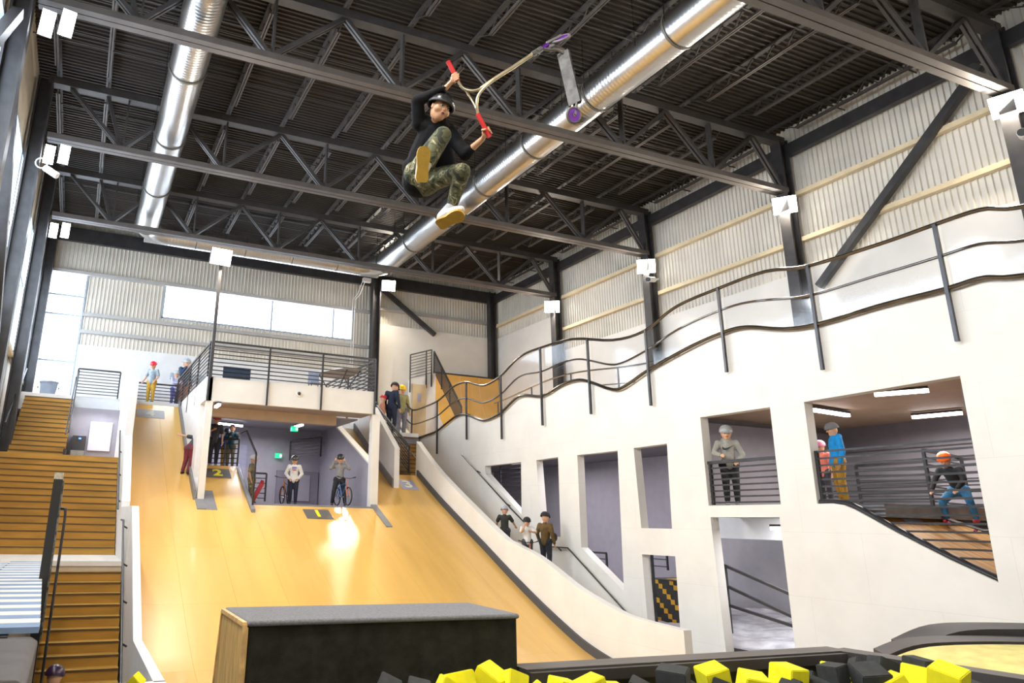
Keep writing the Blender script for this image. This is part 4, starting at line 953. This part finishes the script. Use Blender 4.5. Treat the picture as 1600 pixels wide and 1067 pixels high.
# --- riders along the decks
f, h = putY(241, 566, 30.4, 4.25); person('rider with red helmet, grey shirt and mustard trousers on the tallest lane', f, h, -25, top=(.30,.36,.42), legs=(.55,.33,.04), shoe=(.03,.05,.07), helmet=(.75,.02,.05), short=True, pose=dict(elR=(.16,.0,.64), wrR=(.2,.06,.52), elL=(-.15,0,.64), wrL=(-.11,.1,.52)))
f, h = putY(276, 580, 31.5, 4.25); person('rider in white and blue shirt leaning behind the platform railing', f, h, 30, top=(.55,.55,.75), legs=(.12,.12,.35), helmet=(.45,.47,.48), cap_='brim', pose=dict(elR=(.13,.1,.66), wrR=(.05,.2,.66), elL=(-.13,.1,.66), wrL=(-.05,.2,.66)))
f, h = putY(291, 561, 31.7, 4.25); person('rider in dark navy top and pale helmet touching his face behind the railing', f, h, 40, top=(.03,.06,.12), legs=(.45,.20,.14), helmet=(.40,.43,.45), pose=dict(elR=(.15,.08,.66), wrR=(.06,.11,.83)))
# leaning one on the edge of the tall lane
f = Vector((3.2, 24.9, rz(24.9)+.0)); person('person in dark shirt and maroon trousers leaning behind the white platform post', f, 1.62, 0, yawabs=-35, top=(.035,.045,.06), legs=(.16,.018,.03), shoe=(.03,.025,.02), hair=(.05,.03,.02), short=True,
    pose=dict(pel=(.02,.06,.51), wai=(.04,.12,.59), che=(.07,.2,.69), nec=(.09,.26,.77), hea=(.11,.31,.84), shR=(.16,.24,.74), shL=(-.02,.24,.75), elL=(-.16,.22,.77), wrL=(-.30,.2,.80), elR=(.2,.34,.62), wrR=(.18,.42,.55), hiR=(.07,.05,.5), hiL=(-.03,.05,.5), knR=(.08,.06,.28), knL=(-.04,.05,.28)))
f, h = putY(339, 649, 25.9, 1.66); a, J, so, R = person('tall rider in dark grey tee and red and white helmet on lane two', f, h, 10, top=(.05,.055,.07), legs=(.02,.02,.03), shoe=(.35,.33,.32), helmet=(.45,.02,.08), short=True, pose=dict(elR=(.14,.02,.66), wrR=(.06,.1,.7), elL=(-.14,0,.63), wrL=(-.14,.06,.5)))
f, h = putY(355, 670, 26.7, 1.66); person('small child in royal blue shirt and dark helmet on lane two', f, h, 0, top=(.02,.06,.45), legs=(.45,.25,.05), helmet=(.03,.04,.07), pose=dict(elL=(-.14,.08,.66), wrL=(-.05,.16,.68)))
f, h = putY(364, 664, 26.35, 1.66); person('child in teal sweater and olive trousers leaning on the railing of lane two', f, h, -15, top=(.012,.075,.10), legs=(.14,.12,.07), hair=(.07,.02,.01), pose=dict(elR=(.13,.1,.68), wrR=(.02,.15,.70), elL=(-.15,.08,.68), wrL=(-.18,.16,.74)))
f, h = putY(396, 712, 24.4, .46); person('child in white cap and camouflage top behind the clear guard panel', f, h, 70, top=(.16,.15,.09), legs=(.15,.13,.08), helmet=(.65,.62,.55), cap_='brim', short=True, legmat=camo)
f, h = putY(461, 713, 24.6, .46); a, J, so, R = person('rider in white sweater with blue and red print and dark helmet', f, h, 0, top=(.75,.72,.66), legs=(.015,.015,.03), helmet=(.05,.055,.05), pose=dict(elR=(.17,-.01,.64), wrR=(.09,.08,.53), elL=(-.17,-.01,.64), wrL=(-.09,.08,.53)))
def print_on(J, R, H, z, wd, ht, col, par, nm, dx=0):
    c = J['che'] + R @ Vector((dx*H, .093*H, z*H)); ux = R @ Vector((1,0,0)); uz = Vector((0,0,1)); q = MB()
    q.v = []; n = 0
    for i, j in ((-1,-1),(1,-1),(1,1),(-1,1)):
        for d in (0, .006): q.v.append(tuple(c+ux*i*wd*H/2+uz*j*ht*H/2+(R @ Vector((0,1,0)))*d))
    q.f += [(1,3,5,7),(0,6,4,2),(0,2,3,1),(2,4,5,3),(4,6,7,5),(6,0,1,7)]; return q.build(nm, mat('print_%.2f' % col[0], col, .8), par)
for z, c, wd in ((.035,(.15,.15,.5),.10),(.012,(.3,.3,.65),.10),(-.02,(.65,.03,.06),.09)): print_on(J, R, h, z, wd, .016, c, so, 'print')
f, h = putY(532, 711, 24.1, .46); a, J, so, R = person('rider in grey sweater adjusting his black helmet astride the blue bike', f, h, 0, top=(.25,.24,.23), legs=(.015,.015,.02), helmet=(.03,.03,.03), hood=True,
    pose=dict(pel=(0,-.02,.5), elR=(.19,.06,.73), wrR=(.10,.06,.88), elL=(-.19,.06,.73), wrL=(-.10,.06,.88), knR=(.1,.06,.28), knL=(-.1,.06,.28), anR=(.13,.02,.05), anL=(-.13,.02,.05)))
f, h = putY(613, 596, 29.8, 3.66); person('person in navy jacket and black cap at the top of the right stairs', f, h, 150, top=(.012,.018,.04), legs=(.012,.02,.035), helmet=(.02,.02,.025), cap_='brim', pose=dict(che=(0,.05,.73), nec=(0,.08,.82), hea=(0,.11,.90)))
f, h = putY(628, 603, 30.6, 3.66); person('child in yellow helmet behind the left end of the wavy railing', f, h, 20, top=(.30,.28,.12), legs=(.2,.2,.25), helmet=(.85,.55,.01))
f, h = putY(598, 618, 29.9, 3.66); person('child with red helmet crouching behind the small railing at the right stairs', f, h, 100, top=(.55,.22,.14), legs=(.3,.15,.1), helmet=(.55,.02,.04))
# --- on the right stairs
def onst(px, yt, X, H): p = pX(px, yt, X); return Vector((X, p.y, p.z-H)), H
f, h = onst(788, 791, 12.75, 1.5); person('rider seen from behind in black tee and silver helmet on the right stairs', f, h, 170, top=(.03,.028,.02), legs=(.03,.03,.04), helmet=(.42,.44,.46), short=True, pose=dict(elR=(.17,.06,.68), wrR=(.2,.16,.6), elL=(-.17,.06,.68), wrL=(-.2,.16,.6)))
f, h = onst(823, 809, 12.2, 1.35); person('rider in white tee and black helmet resting on the ramp parapet', f, h, 10, top=(.72,.69,.64), legs=(.05,.05,.06), helmet=(.02,.02,.025), short=True, pose=dict(elR=(.15,.12,.7), wrR=(.07,.15,.84), elL=(-.17,.12,.7), wrL=(-.05,.2,.72)))
f, h = onst(851, 801, 12.9, 1.68); a, J, so, R = person('rider in brown jacket and black helmet with his back turned on the right stairs', f, h, 150, top=(.13,.075,.018), legs=(.02,.02,.025), helmet=(.02,.022,.025), pose=dict(elL=(-.15,-.02,.65), wrL=(-.14,.03,.52)))
b = J['pel']+Vector((.22,-.12,.12)); blob('shoulder_bag', [ell(b, (.10,.09,.13)), cap(b+Vector((-.05,0,.05)), b+Vector((.05,0,.05)), .05)], mat('bag_brown', (.05,.03,.02), .8), a, .014)
# --- in the openings
f, h = putX(1133, 667, 13.95, .54); a, J, so, R = person('rider in grey hooded sweater and silver helmet at the bars of the square opening', f, h, 8, top=(.30,.29,.25), legs=(.012,.012,.015), shoe=(.45,.44,.42), helmet=(.30,.31,.31), hood=True, pose=dict(elR=(.17,.04,.66), wrR=(.11,.16,.62), elL=(-.17,.02,.64), wrL=(-.09,.1,.55)))
c = J['che'] + R @ Vector((.0, .099*h, -.005*h)); sw = MB()
ux, uy, uz = R @ Vector((-1,0,0)), R @ Vector((0,1,0)), Vector((0,0,1))
pts2 = [(-.075,.0),(-.066,.016),(-.062,-.002),(-.04,-.010),(.0,.0),(.075,.032),(.0,-.02),(-.045,-.034),(-.07,-.028)]
sw.prism([pts2], tuple(uy*.006), org=c, ax=ux*h*1.0, ay=uz*h*1.0); sw.build('swoosh_print', black, so)
f, h = putX(1301, 661, 14.2, .54); person('bearded man in bright blue hoodie, grey beanie and mustard trousers', f, h, -70, top=(.0,.25,.62), legs=(.42,.22,.02), helmet=(.16,.16,.17), cap_='beanie', hood=True, hs=1.0)
f, h = putX(1281, 690, 14.9, .54); person('child in coral tee with pads half hidden behind the man in blue', f, h, -30, top=(.75,.20,.14), legs=(.04,.04,.05), helmet=(.65,.20,.30), short=True)
pb = pX(1484, 708, 15.5); fz = prof(smoothpts(OPs, 3), pb.y+.1)
f = Vector((15.5, pb.y, fz+.12)); h = (pb.z-fz-.12)*1.12; person('child in orange helmet, black top and patterned leggings crouching on a skateboard', f, h, -15, top=(.012,.012,.012), legs=(.03,.16,.32), shoe=(.55,.05,.06), helmet=(.95,.14,.01),
    pose=dict(pel=(-.02,-.08,.42), wai=(0,-.05,.5), che=(.02,.02,.62), nec=(.03,.07,.71), hea=(.04,.11,.80), shR=(.13,.05,.68), shL=(-.08,.05,.68), elR=(.2,.1,.54), wrR=(.22,.18,.42), elL=(-.13,.12,.54), wrL=(-.06,.2,.42), hiR=(.05,-.06,.41), hiL=(-.07,-.06,.41), knR=(.16,.08,.27), knL=(-.14,.08,.27), anR=(.17,-.02,.05), anL=(-.15,-.02,.05)))
f, h = putY(86, 1043, 12.3, -3.6); person('person in glossy black helmet just visible at the bottom of the left stairs', f, h, 160, top=(.05,.05,.06), helmet=(.03,.01,.04))
# --- bikes and boards
tire = mat('tyre', (.02,.02,.02), .7)
def bike(o, yawd, label, fr=(.02,.12,.30), s=.9, bars=True):
    o = Vector(o); Rm = Matrix.Rotation(math.radians(yawd), 3, 'Z')
    W = lambda x, y, z: o + Rm @ (Vector((x, y, z))*s)
    t = thing('bicycle', label, 'bicycle', o); fm = mat('bike_%.2f' % fr[2], fr, .3)
    for y in (-.5, .5):
        q = MB(); q.tube([W(0, y+.31*math.cos(a), .33+.31*math.sin(a)) for a in [k*math.pi/12 for k in range(25)]], .026*s, 8, caps=False); wl_ = q.build('wheel', tire, t)
        q = MB()
        for k in range(10): a = k*math.pi/5; q.bar(W(0,y,.33), W(0, y+.29*math.cos(a), .33+.29*math.sin(a)), .004)
        q.tube([W(-.05,y,.33), W(.05,y,.33)], .02*s, 8); q.build('spokes', chrome, wl_)
    q = MB()
    for a, b in (((0,-.12,.32),(0,.36,.78)),((0,-.12,.32),(0,-.26,.78)),((0,-.24,.72),(0,.36,.80)),((.04,-.12,.32),(.05,-.5,.33)),((-.04,-.12,.32),(-.05,-.5,.33)),((.03,-.24,.70),(.05,-.5,.33)),((-.03,-.24,.70),(-.05,-.5,.33))): q.tube([W(*a), W(*b)], .017*s, 8)
    q.build('frame', fm, t)
    q = MB()
    for sx in (-.055,.055): q.tube([W(sx,.5,.33), W(sx,.38,.68)], .016*s, 8)
    q.tube([W(-.055,.38,.68), W(.055,.38,.68)], .018*s, 8).tube([W(0,.38,.68), W(0,.34,.95)], .02*s, 8); q.build('fork', mat('bike_fork', (.5,.14,.03), .3), t)
    MB().tube([W(-.36,.27,1.02), W(-.15,.33,.97), W(.15,.33,.97), W(.36,.27,1.02)], .013*s, 8).build('handlebar', black, t)
    for sx in (-1,1): MB().tube([W(sx*.27,.295,1.0), W(sx*.38,.265,1.025)], .02*s, 8).build('grip', tire, t)
    MB().ball(W(0,-.30,.84), .1*s, 10, 6, sc3=(.6,1.2,.3)).build('saddle', black, t)
    q = MB(); q.tube([W(-.09,-.12,.32), W(.09,-.12,.32)], .02*s, 8).bar(W(.09,-.12,.32), W(.09,0,.24), .02).bar(W(-.09,-.12,.32), W(-.09,-.24,.40), .02); q.build('cranks', chrome, t)
    for sx, yy, zz in ((.13,0,.24),(-.13,-.24,.40)): MB().box(W(sx,yy,zz)-Vector((.04,.04,.01)), W(sx,yy,zz)+Vector((.04,.04,.01))).build('pedal', black, t)
    return t
p = pY(535, 780, 23.75); bike((p.x, 23.75, .47), 185, 'blue bicycle with orange fork facing the camera under the grey sweatered rider')
p = pY(446, 780, 25.1); bike((p.x, 25.1, .47), 150, 'dark bicycle standing behind the rider in the white sweater', fr=(.03,.03,.035))
p = pX(790, 842, 12.5); bike((12.5, p.y, p.z-1.0), 20, 'bicycle held by the rider in the silver helmet on the right stairs', fr=(.04,.05,.05), s=.85)
p = pX(818, 838, 12.05); bike((12.12, p.y, p.z-.98), 170, 'bicycle leaning on the ramp parapet by the rider in the white tee', fr=(.12,.11,.08), s=.85)
def board(c, ax, up_, label, dm, wm):
    c, ax, up_ = Vector(c), Vector(ax).normalized(), Vector(up_); sd = ax.cross(up_).normalized(); up_ = sd.cross(ax)
    t = thing('skateboard', label, 'skateboard', c); q = MB(); prof_ = [(-.4,.05),(-.3,.005),(-.2,0),(.2,0),(.3,.005),(.4,.05)]
    for x, z in prof_:
        w_ = .1 if abs(x) < .35 else .06
        for s_ in (-1, 1):
            for dz in (0, .012): q.v.append(tuple(c+ax*x+sd*s_*w_+up_*(z+dz)))
    for k in range(5): a = 4*k; q.f += [(a,a+2,a+6,a+4),(a+1,a+5,a+7,a+3),(a,a+4,a+5,a+1),(a+2,a+3,a+7,a+6)]
    q.f += [(0,1,3,2),(20,22,23,21)]; q.build('deck', dm, t)
    for x in (-.2,.2):
        MB().bar(c+ax*x-sd*.07-up_*.03, c+ax*x+sd*.07-up_*.03, .03).build('truck', chrome, t)
        for s_ in (-1,1): MB().tube([c+ax*x+sd*s_*.065-up_*.035, c+ax*x+sd*s_*.1-up_*.035], .027, 12).build('wheel', wm, t)
board(pY(402, 769, 24.0), (.5,0,1), (-.8,-.6,.3), 'red skateboard held upright beside the child in the white cap', mat('deck_red', (.35,.02,.02), .4), mat('wheel_cream', (.6,.5,.4), .5))
board((15.5, pb.y, fz+.10), (-.5,1,.45), (0,-.4,1), 'skateboard under the child in the orange helmet', black, mat('wheel_pink', (.6,.1,.25), .5))
for i_, (px, py, lab) in enumerate(((1410, 806, 'dark and yellow sticker painted on the wooden bank'), (1426, 817, 'pale sticker painted on the wooden bank beneath the other'))):
    p = pX(px, py, 14.6); p.z = prof(smoothpts(OPs,3), p.y)+.0
    q = MB(); zz = lambda y: prof(smoothpts(OPs,3), y)+.004
    q.quad((14.35,p.y-.1,zz(p.y-.1)),(14.85,p.y-.1,zz(p.y-.1)),(14.85,p.y+.12,zz(p.y+.12)),(14.35,p.y+.12,zz(p.y+.12)))
    tag(q.build('lane_sticker', dk if i_ == 0 else pale), lab, 'sticker')
# ================================================================== the airborne rider
V = pD
rd = thing('person', 'airborne rider in black hoodie, camouflage trousers and black helmet leaping under the roof', 'person', V(675, 240, 6.6))
cf = -fw
kneeA, ankA, hipA = V(692,211,6.28), V(668,254,6.16), V(652,272,6.62)
kneeB, ankB, hipB = V(722,268,6.22), V(706,322,6.38), V(668,284,6.62)
shA, elA, wrA = V(655,193,6.58), V(652,158,6.52), V(697,137,6.38)
shB, elB, wrB = V(703,208,6.55), V(727,241,6.42), V(754,217,6.30)
chest, pelv, neck, hc = V(678,212,6.62), V(657,277,6.68), V(681,193,6.56), V(687,172,6.46)
hd = (up*.90 + rt*.36 - cf*.16).normalized(); hf = (cf*.84 + rt*.40 - up*.10); side = hf.cross(hd).normalized(); hf = hd.cross(side).normalized()
HR = Matrix((side, hf, hd)).transposed(); hr = .090
def hand(parts, bar_c, bar_ax, wrist, palm_dir, r=.019, flip=1):
    ax = bar_ax.normalized(); pdir = (palm_dir - ax*palm_dir.dot(ax)).normalized(); q_ = ax.cross(pdir)*flip
    pc = bar_c + pdir*(r+.016)
    parts.append(cap(wrist, pc, .021, .02)); parts.append(ell(pc, (.036,.018,.03), Matrix((ax, pdir, q_)).transposed()))
    for k, L in enumerate((.9,1,.95,.8)):
        o_ = ax*((k-1.5)*.0185); prev = None
        for a in (-10, 35, 80, 125, 165*L+10):
            t_ = math.radians(a); pt = bar_c+o_+(pdir*math.cos(t_)+q_*math.sin(t_))*(r+.009)
            if prev is not None: parts.append(cap(prev, pt, .0088, .0080))
            prev = pt
    prev = None
    for a in (-15, -60, -105, -140):
        t_ = math.radians(a); pt = bar_c+ax*(-.045+.012*(a/-60))+(pdir*math.cos(t_)+q_*math.sin(t_))*(r+.010)
        if prev is not None: parts.append(cap(prev, pt, .0105, .0092))
        prev = pt
g1a, g1b = V(701,98,6.32), V(716,127,6.30); g2a, g2b = V(746,178,6.24), V(764,212,6.22)
ax1, ax2 = (g1b-g1a).normalized(), (g2b-g2a).normalized()
body = [cap(pelv, chest, .12, .13), cap(chest, neck, .09, .052), cap(neck, hc, .05, .055), ell(hc, (hr*.82, hr*.98, hr*1.2), HR),
        ell(hc+hf*hr*.35-hd*hr*.62, (hr*.5, hr*.5, hr*.55), HR), cap(hc+hf*hr*.90+hd*hr*.1, hc+hf*hr*1.04-hd*hr*.2, hr*.08, hr*.12),
        cap(hc+hf*hr*.80-hd*hr*.50, hc+hf*hr*.82-hd*hr*.52, hr*.2), ell(hc-side*hr*.86-hd*.0, (hr*.13, hr*.2, hr*.3), HR), ell(hc+side*hr*.86, (hr*.13, hr*.2, hr*.3), HR),
        cap(hc+hf*hr*.5+side*hr*.45-hd*hr*.2, hc+hf*hr*.5-side*hr*.45-hd*hr*.2, hr*.42),
        cap(chest, shA, .07, .05), cap(shA, elA, .045, .036), cap(elA, wrA, .036, .024), cap(chest, shB, .07, .05), cap(shB, elB, .045, .036), cap(elB, wrB, .036, .024),
        cap(hipA, kneeA, .07, .05), cap(kneeA, ankA, .048, .032), cap(hipB, kneeB, .07, .05), cap(kneeB, ankB, .048, .032)]
hand(body, V(713,121,6.30), ax1, wrA, (wrA-V(713,121,6.30)), flip=-1)
hand(body, V(761,206,6.22), ax2, wrB, (wrB-V(761,206,6.22)), flip=1)
rskin = mat('rider_skin', (.68, .36, .20), .5, var=.05)
blob('body', body, rskin, rd, .0052, 3, 14)
hoodm = mat('black_hoodie', (.010,.010,.011), .9, var=.3, scale=8, bump=.2, bscale=60, spec=.15)
cuffA = lerp(elA, wrA, .90); cuffB = lerp(elB, wrB, .30)
blob('hoodie', [cap(V(654,283,6.70), V(664,245,6.66), .155, .15), cap(V(664,245,6.66), chest, .15, .145), cap(chest, V(681,198,6.58), .12, .075), cap(V(668,200,6.6), V(697,208,6.6), .10), cap(V(690,238,6.66), V(700,268,6.66), .11, .09), cap(V(645,262,6.7), V(648,290,6.7), .10, .085),
     cap(V(668,195,6.6), shA, .08, .07), cap(shA, elA, .068, .056), cap(elA, cuffA, .055, .036), cap(V(692,206,6.6), shB, .08, .07), cap(shB, elB, .068, .058), cap(elB, cuffB, .058, .045),
     cap(V(672,193,6.6), V(692,198,6.52), .058), cap(V(676,187,6.66), V(690,190,6.64), .05)], hoodm, rd, .0085, 4, 14)
tr = blob('trousers', [cap(hipA, hipB, .125, .12), cap(V(648,282,6.68), V(664,290,6.66), .10), cap(hipA, V(672,240,6.42), .105, .092), cap(V(672,240,6.42), kneeA, .092, .075), cap(kneeA, lerp(kneeA, ankA, .95), .074, .056),
     cap(hipB, V(695,275,6.42), .105, .09), cap(V(695,275,6.42), kneeB, .09, .074), cap(kneeB, lerp(kneeB, ankB, .55), .074, .062), cap(lerp(kneeB, ankB, .55), lerp(kneeB, ankB, .92), .062, .05)], camo, rd, .0085, 3, 14)
blob('sock', [cap(lerp(kneeB, ankB, .9), lerp(kneeB, ankB, 1.02), .04, .042)], wcool, rd, .006, 2)
gum = mat('gum_sole', (.52,.30,.03), .55, var=.08, scale=14, bump=.25, bscale=60); shoeu = mat('shoe_upper', (.55,.50,.42), .7)
def shoe_(heel, toe, nrm, wd, ank, upm):
    heel, toe, nrm = Vector(heel), Vector(toe), Vector(nrm); L = (toe-heel).length; ax = (toe-heel)/L; nrm = (nrm-ax*nrm.dot(ax)).normalized(); sd = ax.cross(nrm)
    out = [(0,.55),(.03,.78),(.12,.92),(.28,.86),(.42,.78),(.56,.90),(.70,1.0),(.82,.97),(.92,.80),(.98,.5),(1,.15)]
    loop = [(x*L, w_*wd/2) for x, w_ in out]+[(x*L, -w_*wd/2*.96) for x, w_ in reversed(out)]
    q = MB().prism([loop], tuple(-nrm*.026), org=heel, ax=ax, ay=sd); so_ = q.build('shoe_sole', gum, rd)
    b = heel-nrm*(.028+wd*.36)
    blob('shoe', [cap(b+ax*L*.16, b+ax*L*.3-nrm*.03, wd*.40, wd*.36), cap(b+ax*L*.3-nrm*.03, b+ax*L*.75, wd*.36, wd*.36), cap(b+ax*L*.75, b+ax*L*.88, wd*.38, wd*.26), cap(b+ax*L*.16-nrm*.02, ank, wd*.40, wd*.38)], upm, rd, .007, 3)
    return so_
shoe_(V(659,285,6.02), V(663,228,5.97), cf+rt*.15-up*.15, .116, lerp(ankA, kneeA, .12), shoeu)
shoe_(V(684,353,6.25), V(724,334,6.12), cf*.75-up*.65, .130, ankB, wcool)
# helmet, face
q = MB().ball(hc+hd*hr*.45-hf*hr*.12, hr*1.30, 28, 12, sc3=(.95,1.12,.98), zmin=-.02, rot=HR)
hel = q.build('helmet', mat('helmet_black', (.018,.018,.02), .25), rd, fix=False); so2 = hel.modifiers.new('s','SOLIDIFY'); so2.thickness = .012; so2.offset = 1
rim = MB().tube([hc+hd*hr*.43-hf*hr*.12+(side*math.cos(a)*.98+hf*math.sin(a)*1.16)*hr*1.30 for a in [k*math.pi/14 for k in range(29)]], .011, 8, caps=False); rim.build('helmet_rim', black, rd)
for k in (-1,0,1): MB().bar(hc+hd*hr*1.72+side*k*hr*.42+hf*hr*.3-hd*hr*.12*abs(k), hc+hd*hr*1.68+side*k*hr*.42-hf*hr*.45-hd*hr*.12*abs(k), .014).build('vent', black, hel)
MB().bar(hc+side*hr*.9+hd*hr*.3, hc+hf*hr*.05-hd*hr*1.2+side*hr*.25, .009, .005).bar(hc-side*hr*.9+hd*hr*.3, hc+hf*hr*.05-hd*hr*1.2-side*hr*.25, .009, .005).build('chin_strap', black, rd)
ew = mat('eye_white', (.7,.68,.64), .3); ed = mat('eye_dark', (.02,.015,.01), .3)
for sg in (-1,1):
    e = hc+hf*hr*.90+side*sg*hr*.34+hd*hr*.10
    MB().ball(e, hr*.15, 12, 8, sc3=(1.2,.6,.65), rot=HR).build('eye', ew, rd); MB().ball(e+hf*hr*.10, hr*.095, 10, 6, sc3=(1,.6,1), rot=HR).build('iris', ed, rd)
    MB().tube([e+hd*hr*.2-side*hr*.17+hf*hr*.05, e+hd*hr*.25+hf*hr*.1, e+hd*hr*.19+side*hr*.17+hf*hr*.05], [.003,.005,.003], 6).build('eyebrow', mat('brow', (.12,.06,.03), .8), rd)
MB().ball(hc+hf*hr*.98-hd*hr*.56, hr*.22, 12, 8, sc3=(1.0,.35,.62), rot=HR).build('lips', mat('lips', (.40,.12,.10), .5), rd)
MB().ball(hc+hf*hr*1.04-hd*hr*.56, hr*.13, 10, 6, sc3=(1.0,.35,.6), rot=HR).build('open_mouth', mat('mouth_dark', (.08,.015,.015), .5), rd)
blob('hair', [cap(hc-side*hr*.8+hd*hr*.35-hf*hr*.1, hc-side*hr*.82-hd*hr*.15-hf*hr*.25, hr*.2, hr*.15)], mat('hair_brown', (.10,.05,.02), .8), rd, .006, 1)
wv_ = (elA-wrA).normalized(); wc = lerp(wrA, elA, .03)
MB().tube([wc, wc+wv_*.028], .031, 16).build('watch_strap', mat('watch_green', (.01,.03,.015), .6), rd); MB().box((-.016,-.016,-.006),(.016,.016,.006)).build('x', black).hide_render if False else None
MB().ball(wc+wv_*.014+cf*.03, .018, 10, 6, sc3=(1,1,.5)).build('watch_face', black, rd)
# --- kick scooter
scn = thing('kick_scooter', 'stunt kick scooter with red grips and purple wheels swung above the airborne rider', 'scooter', V(800, 110, 6.3))
def CV(*l): return [V(*p) for p in l]
barm = mat('bar_metal', (.52,.45,.30), .28, metal=.85, var=.15, scale=10)
sp_ = lambda P, n=6: [Vector(p) for p in smoothpts([tuple(v) for v in P], n)]
MB().tube(sp_(CV((752,138,6.27),(775,122,6.29),(805,103,6.33),(836,82,6.38))), .017, 12).build('stem', barm, scn)
MB().tube(sp_(CV((716,127,6.30),(724,138,6.29),(738,142,6.27),(752,138,6.27),(765,129,6.28))), .0125, 12).build('handlebar', barm, scn)
MB().tube(sp_(CV((772,124,6.28),(757,137,6.26),(747,150,6.25),(745,165,6.24),(747,180,6.24))), .0125, 12).build('handlebar', barm, scn)
MB().tube(sp_(CV((727,140,6.30),(734,151,6.31),(741,163,6.28),(745,172,6.25))), .009, 10).build('crossbar', barm, scn)
redg = mat('red_grip', (.55,.012,.012), .6, var=.1)
for a, b in ((g1a, g1b), (g2a, g2b)):
    pts = [lerp(a, b, k/16) for k in range(17)]; MB().tube(pts, [.0205 if k % 2 else .0185 for k in range(17)], 14).build('grip', redg, scn)
    d = (b-a).normalized()
MB().tube([g1a-ax1*.012, g1a], .021, 14).build('bar_end', redg, scn); MB().tube([g2b, g2b+ax2*.012], .021, 14).build('bar_end', redg, scn)
clampm = mat('clamp_grey', (.22,.21,.20), .35, metal=.8)
MB().tube(CV((832,85,6.37),(846,76,6.40)), .024, 14).build('clamp', clampm, scn)
for dx, dy in ((0,-3),(2,3)): MB().bar(V(838+dx,80+dy,6.34), V(842+dx,82+dy,6.33), .012).build('bolt', black, scn)
MB().tube(CV((846,76,6.40),(856,70,6.41)), .019, 12).build('headset', mat('purple_metal', (.16,.03,.38), .25, metal=.8), scn)
fwc = V(877,60,6.42)
for s_ in (-1,1): MB().bar(V(854,71,6.41)+up*s_*.022, fwc+up*s_*.026, .012, .022).build('fork', clampm, scn)
def wheel(c, n, r, lab):
    c, n = Vector(c), Vector(n).normalized(); a = n.cross(up if abs(n.dot(up)) < .9 else rt).normalized(); b = n.cross(a)
    t_ = MB().tube([c+(a*math.cos(k*math.pi/12)+b*math.sin(k*math.pi/12))*(r-.011) for k in range(25)], .012, 10, caps=False).build('tyre', mat('wheel_rubber', (.16,.13,.13), .5), scn)
    MB().tube([c-n*.010, c+n*.010], r-.018, 24).build('wheel_core', mat('purple_core', (.22,.06,.50), .25, metal=.6), scn)
    MB().tube([c-n*.016, c+n*.016], .014, 12).build('bearing', chrome, t_)
wheel(fwc, up*.75+cf*.42-rt*.35, .082, 'front'); 
dk1, dk2 = V(880,82,6.40), V(899,163,6.12)
ax = (dk2-dk1).normalized(); dn = (rt*.55-cf*.83); dn = (dn-ax*dn.dot(ax)).normalized(); sdk = ax.cross(dn)
q = MB(); L = (dk2-dk1).length
prof2 = [(-.050,0),(-.058,.014),(-.045,.034),(.045,.034),(.058,.014),(.050,0)]
n = len(q.v)
for x in (0, L*.5, L):
    for u_, w_ in prof2: q.v.append(tuple(dk1+ax*x+sdk*u_+dn*(w_-.015)))
for k in range(2):
    for j in range(6): a = 6*k+j; b = 6*k+(j+1) % 6; q.f.append((a, b, b+6, a+6))
q.f += [tuple(range(6)), tuple(range(17,11,-1))]
dko = q.build('deck', mat('scratched_deck', (.05,.048,.045), .5, metal=.3, var=.5, scale=16, stretch=(1,1,1)), scn)
MB().box((0,0,0),(0,0,0)).bar(dk1+ax*.01+dn*.021, dk2-ax*.01+dn*.021, .085, .004, upv=tuple(dn)).build('grip_tape', black, dko)
MB().tube(sp_(CV((849,76,6.40),(860,78,6.38),(872,78,6.38),(884,86,6.38))), [.013]*19, 8).build('neck', clampm, scn)
MB().tube(sp_(CV((850,73,6.43),(862,71,6.44),(874,74,6.44),(884,80,6.42))), [.010]*19, 8).build('neck_brace', clampm, scn)
rw = V(896,180,6.06); wheel(rw, cf*.9+rt*.35, .072, 'rear')
for s_ in (-1,1): MB().bar(dk2-ax*.02+sdk*s_*.022, rw+sdk*s_*.0+(cf*.9+rt*.35).normalized()*s_*.018, .014, .02).build('rear_fork', clampm, scn)
MB().tube(sp_([dk2+dn*.02-ax*.01, lerp(dk2, rw, .5)+dn*.055, rw+dn*.088-ax*(-.02)], 4), .012, 8).build('brake', black, scn)
bake_all()
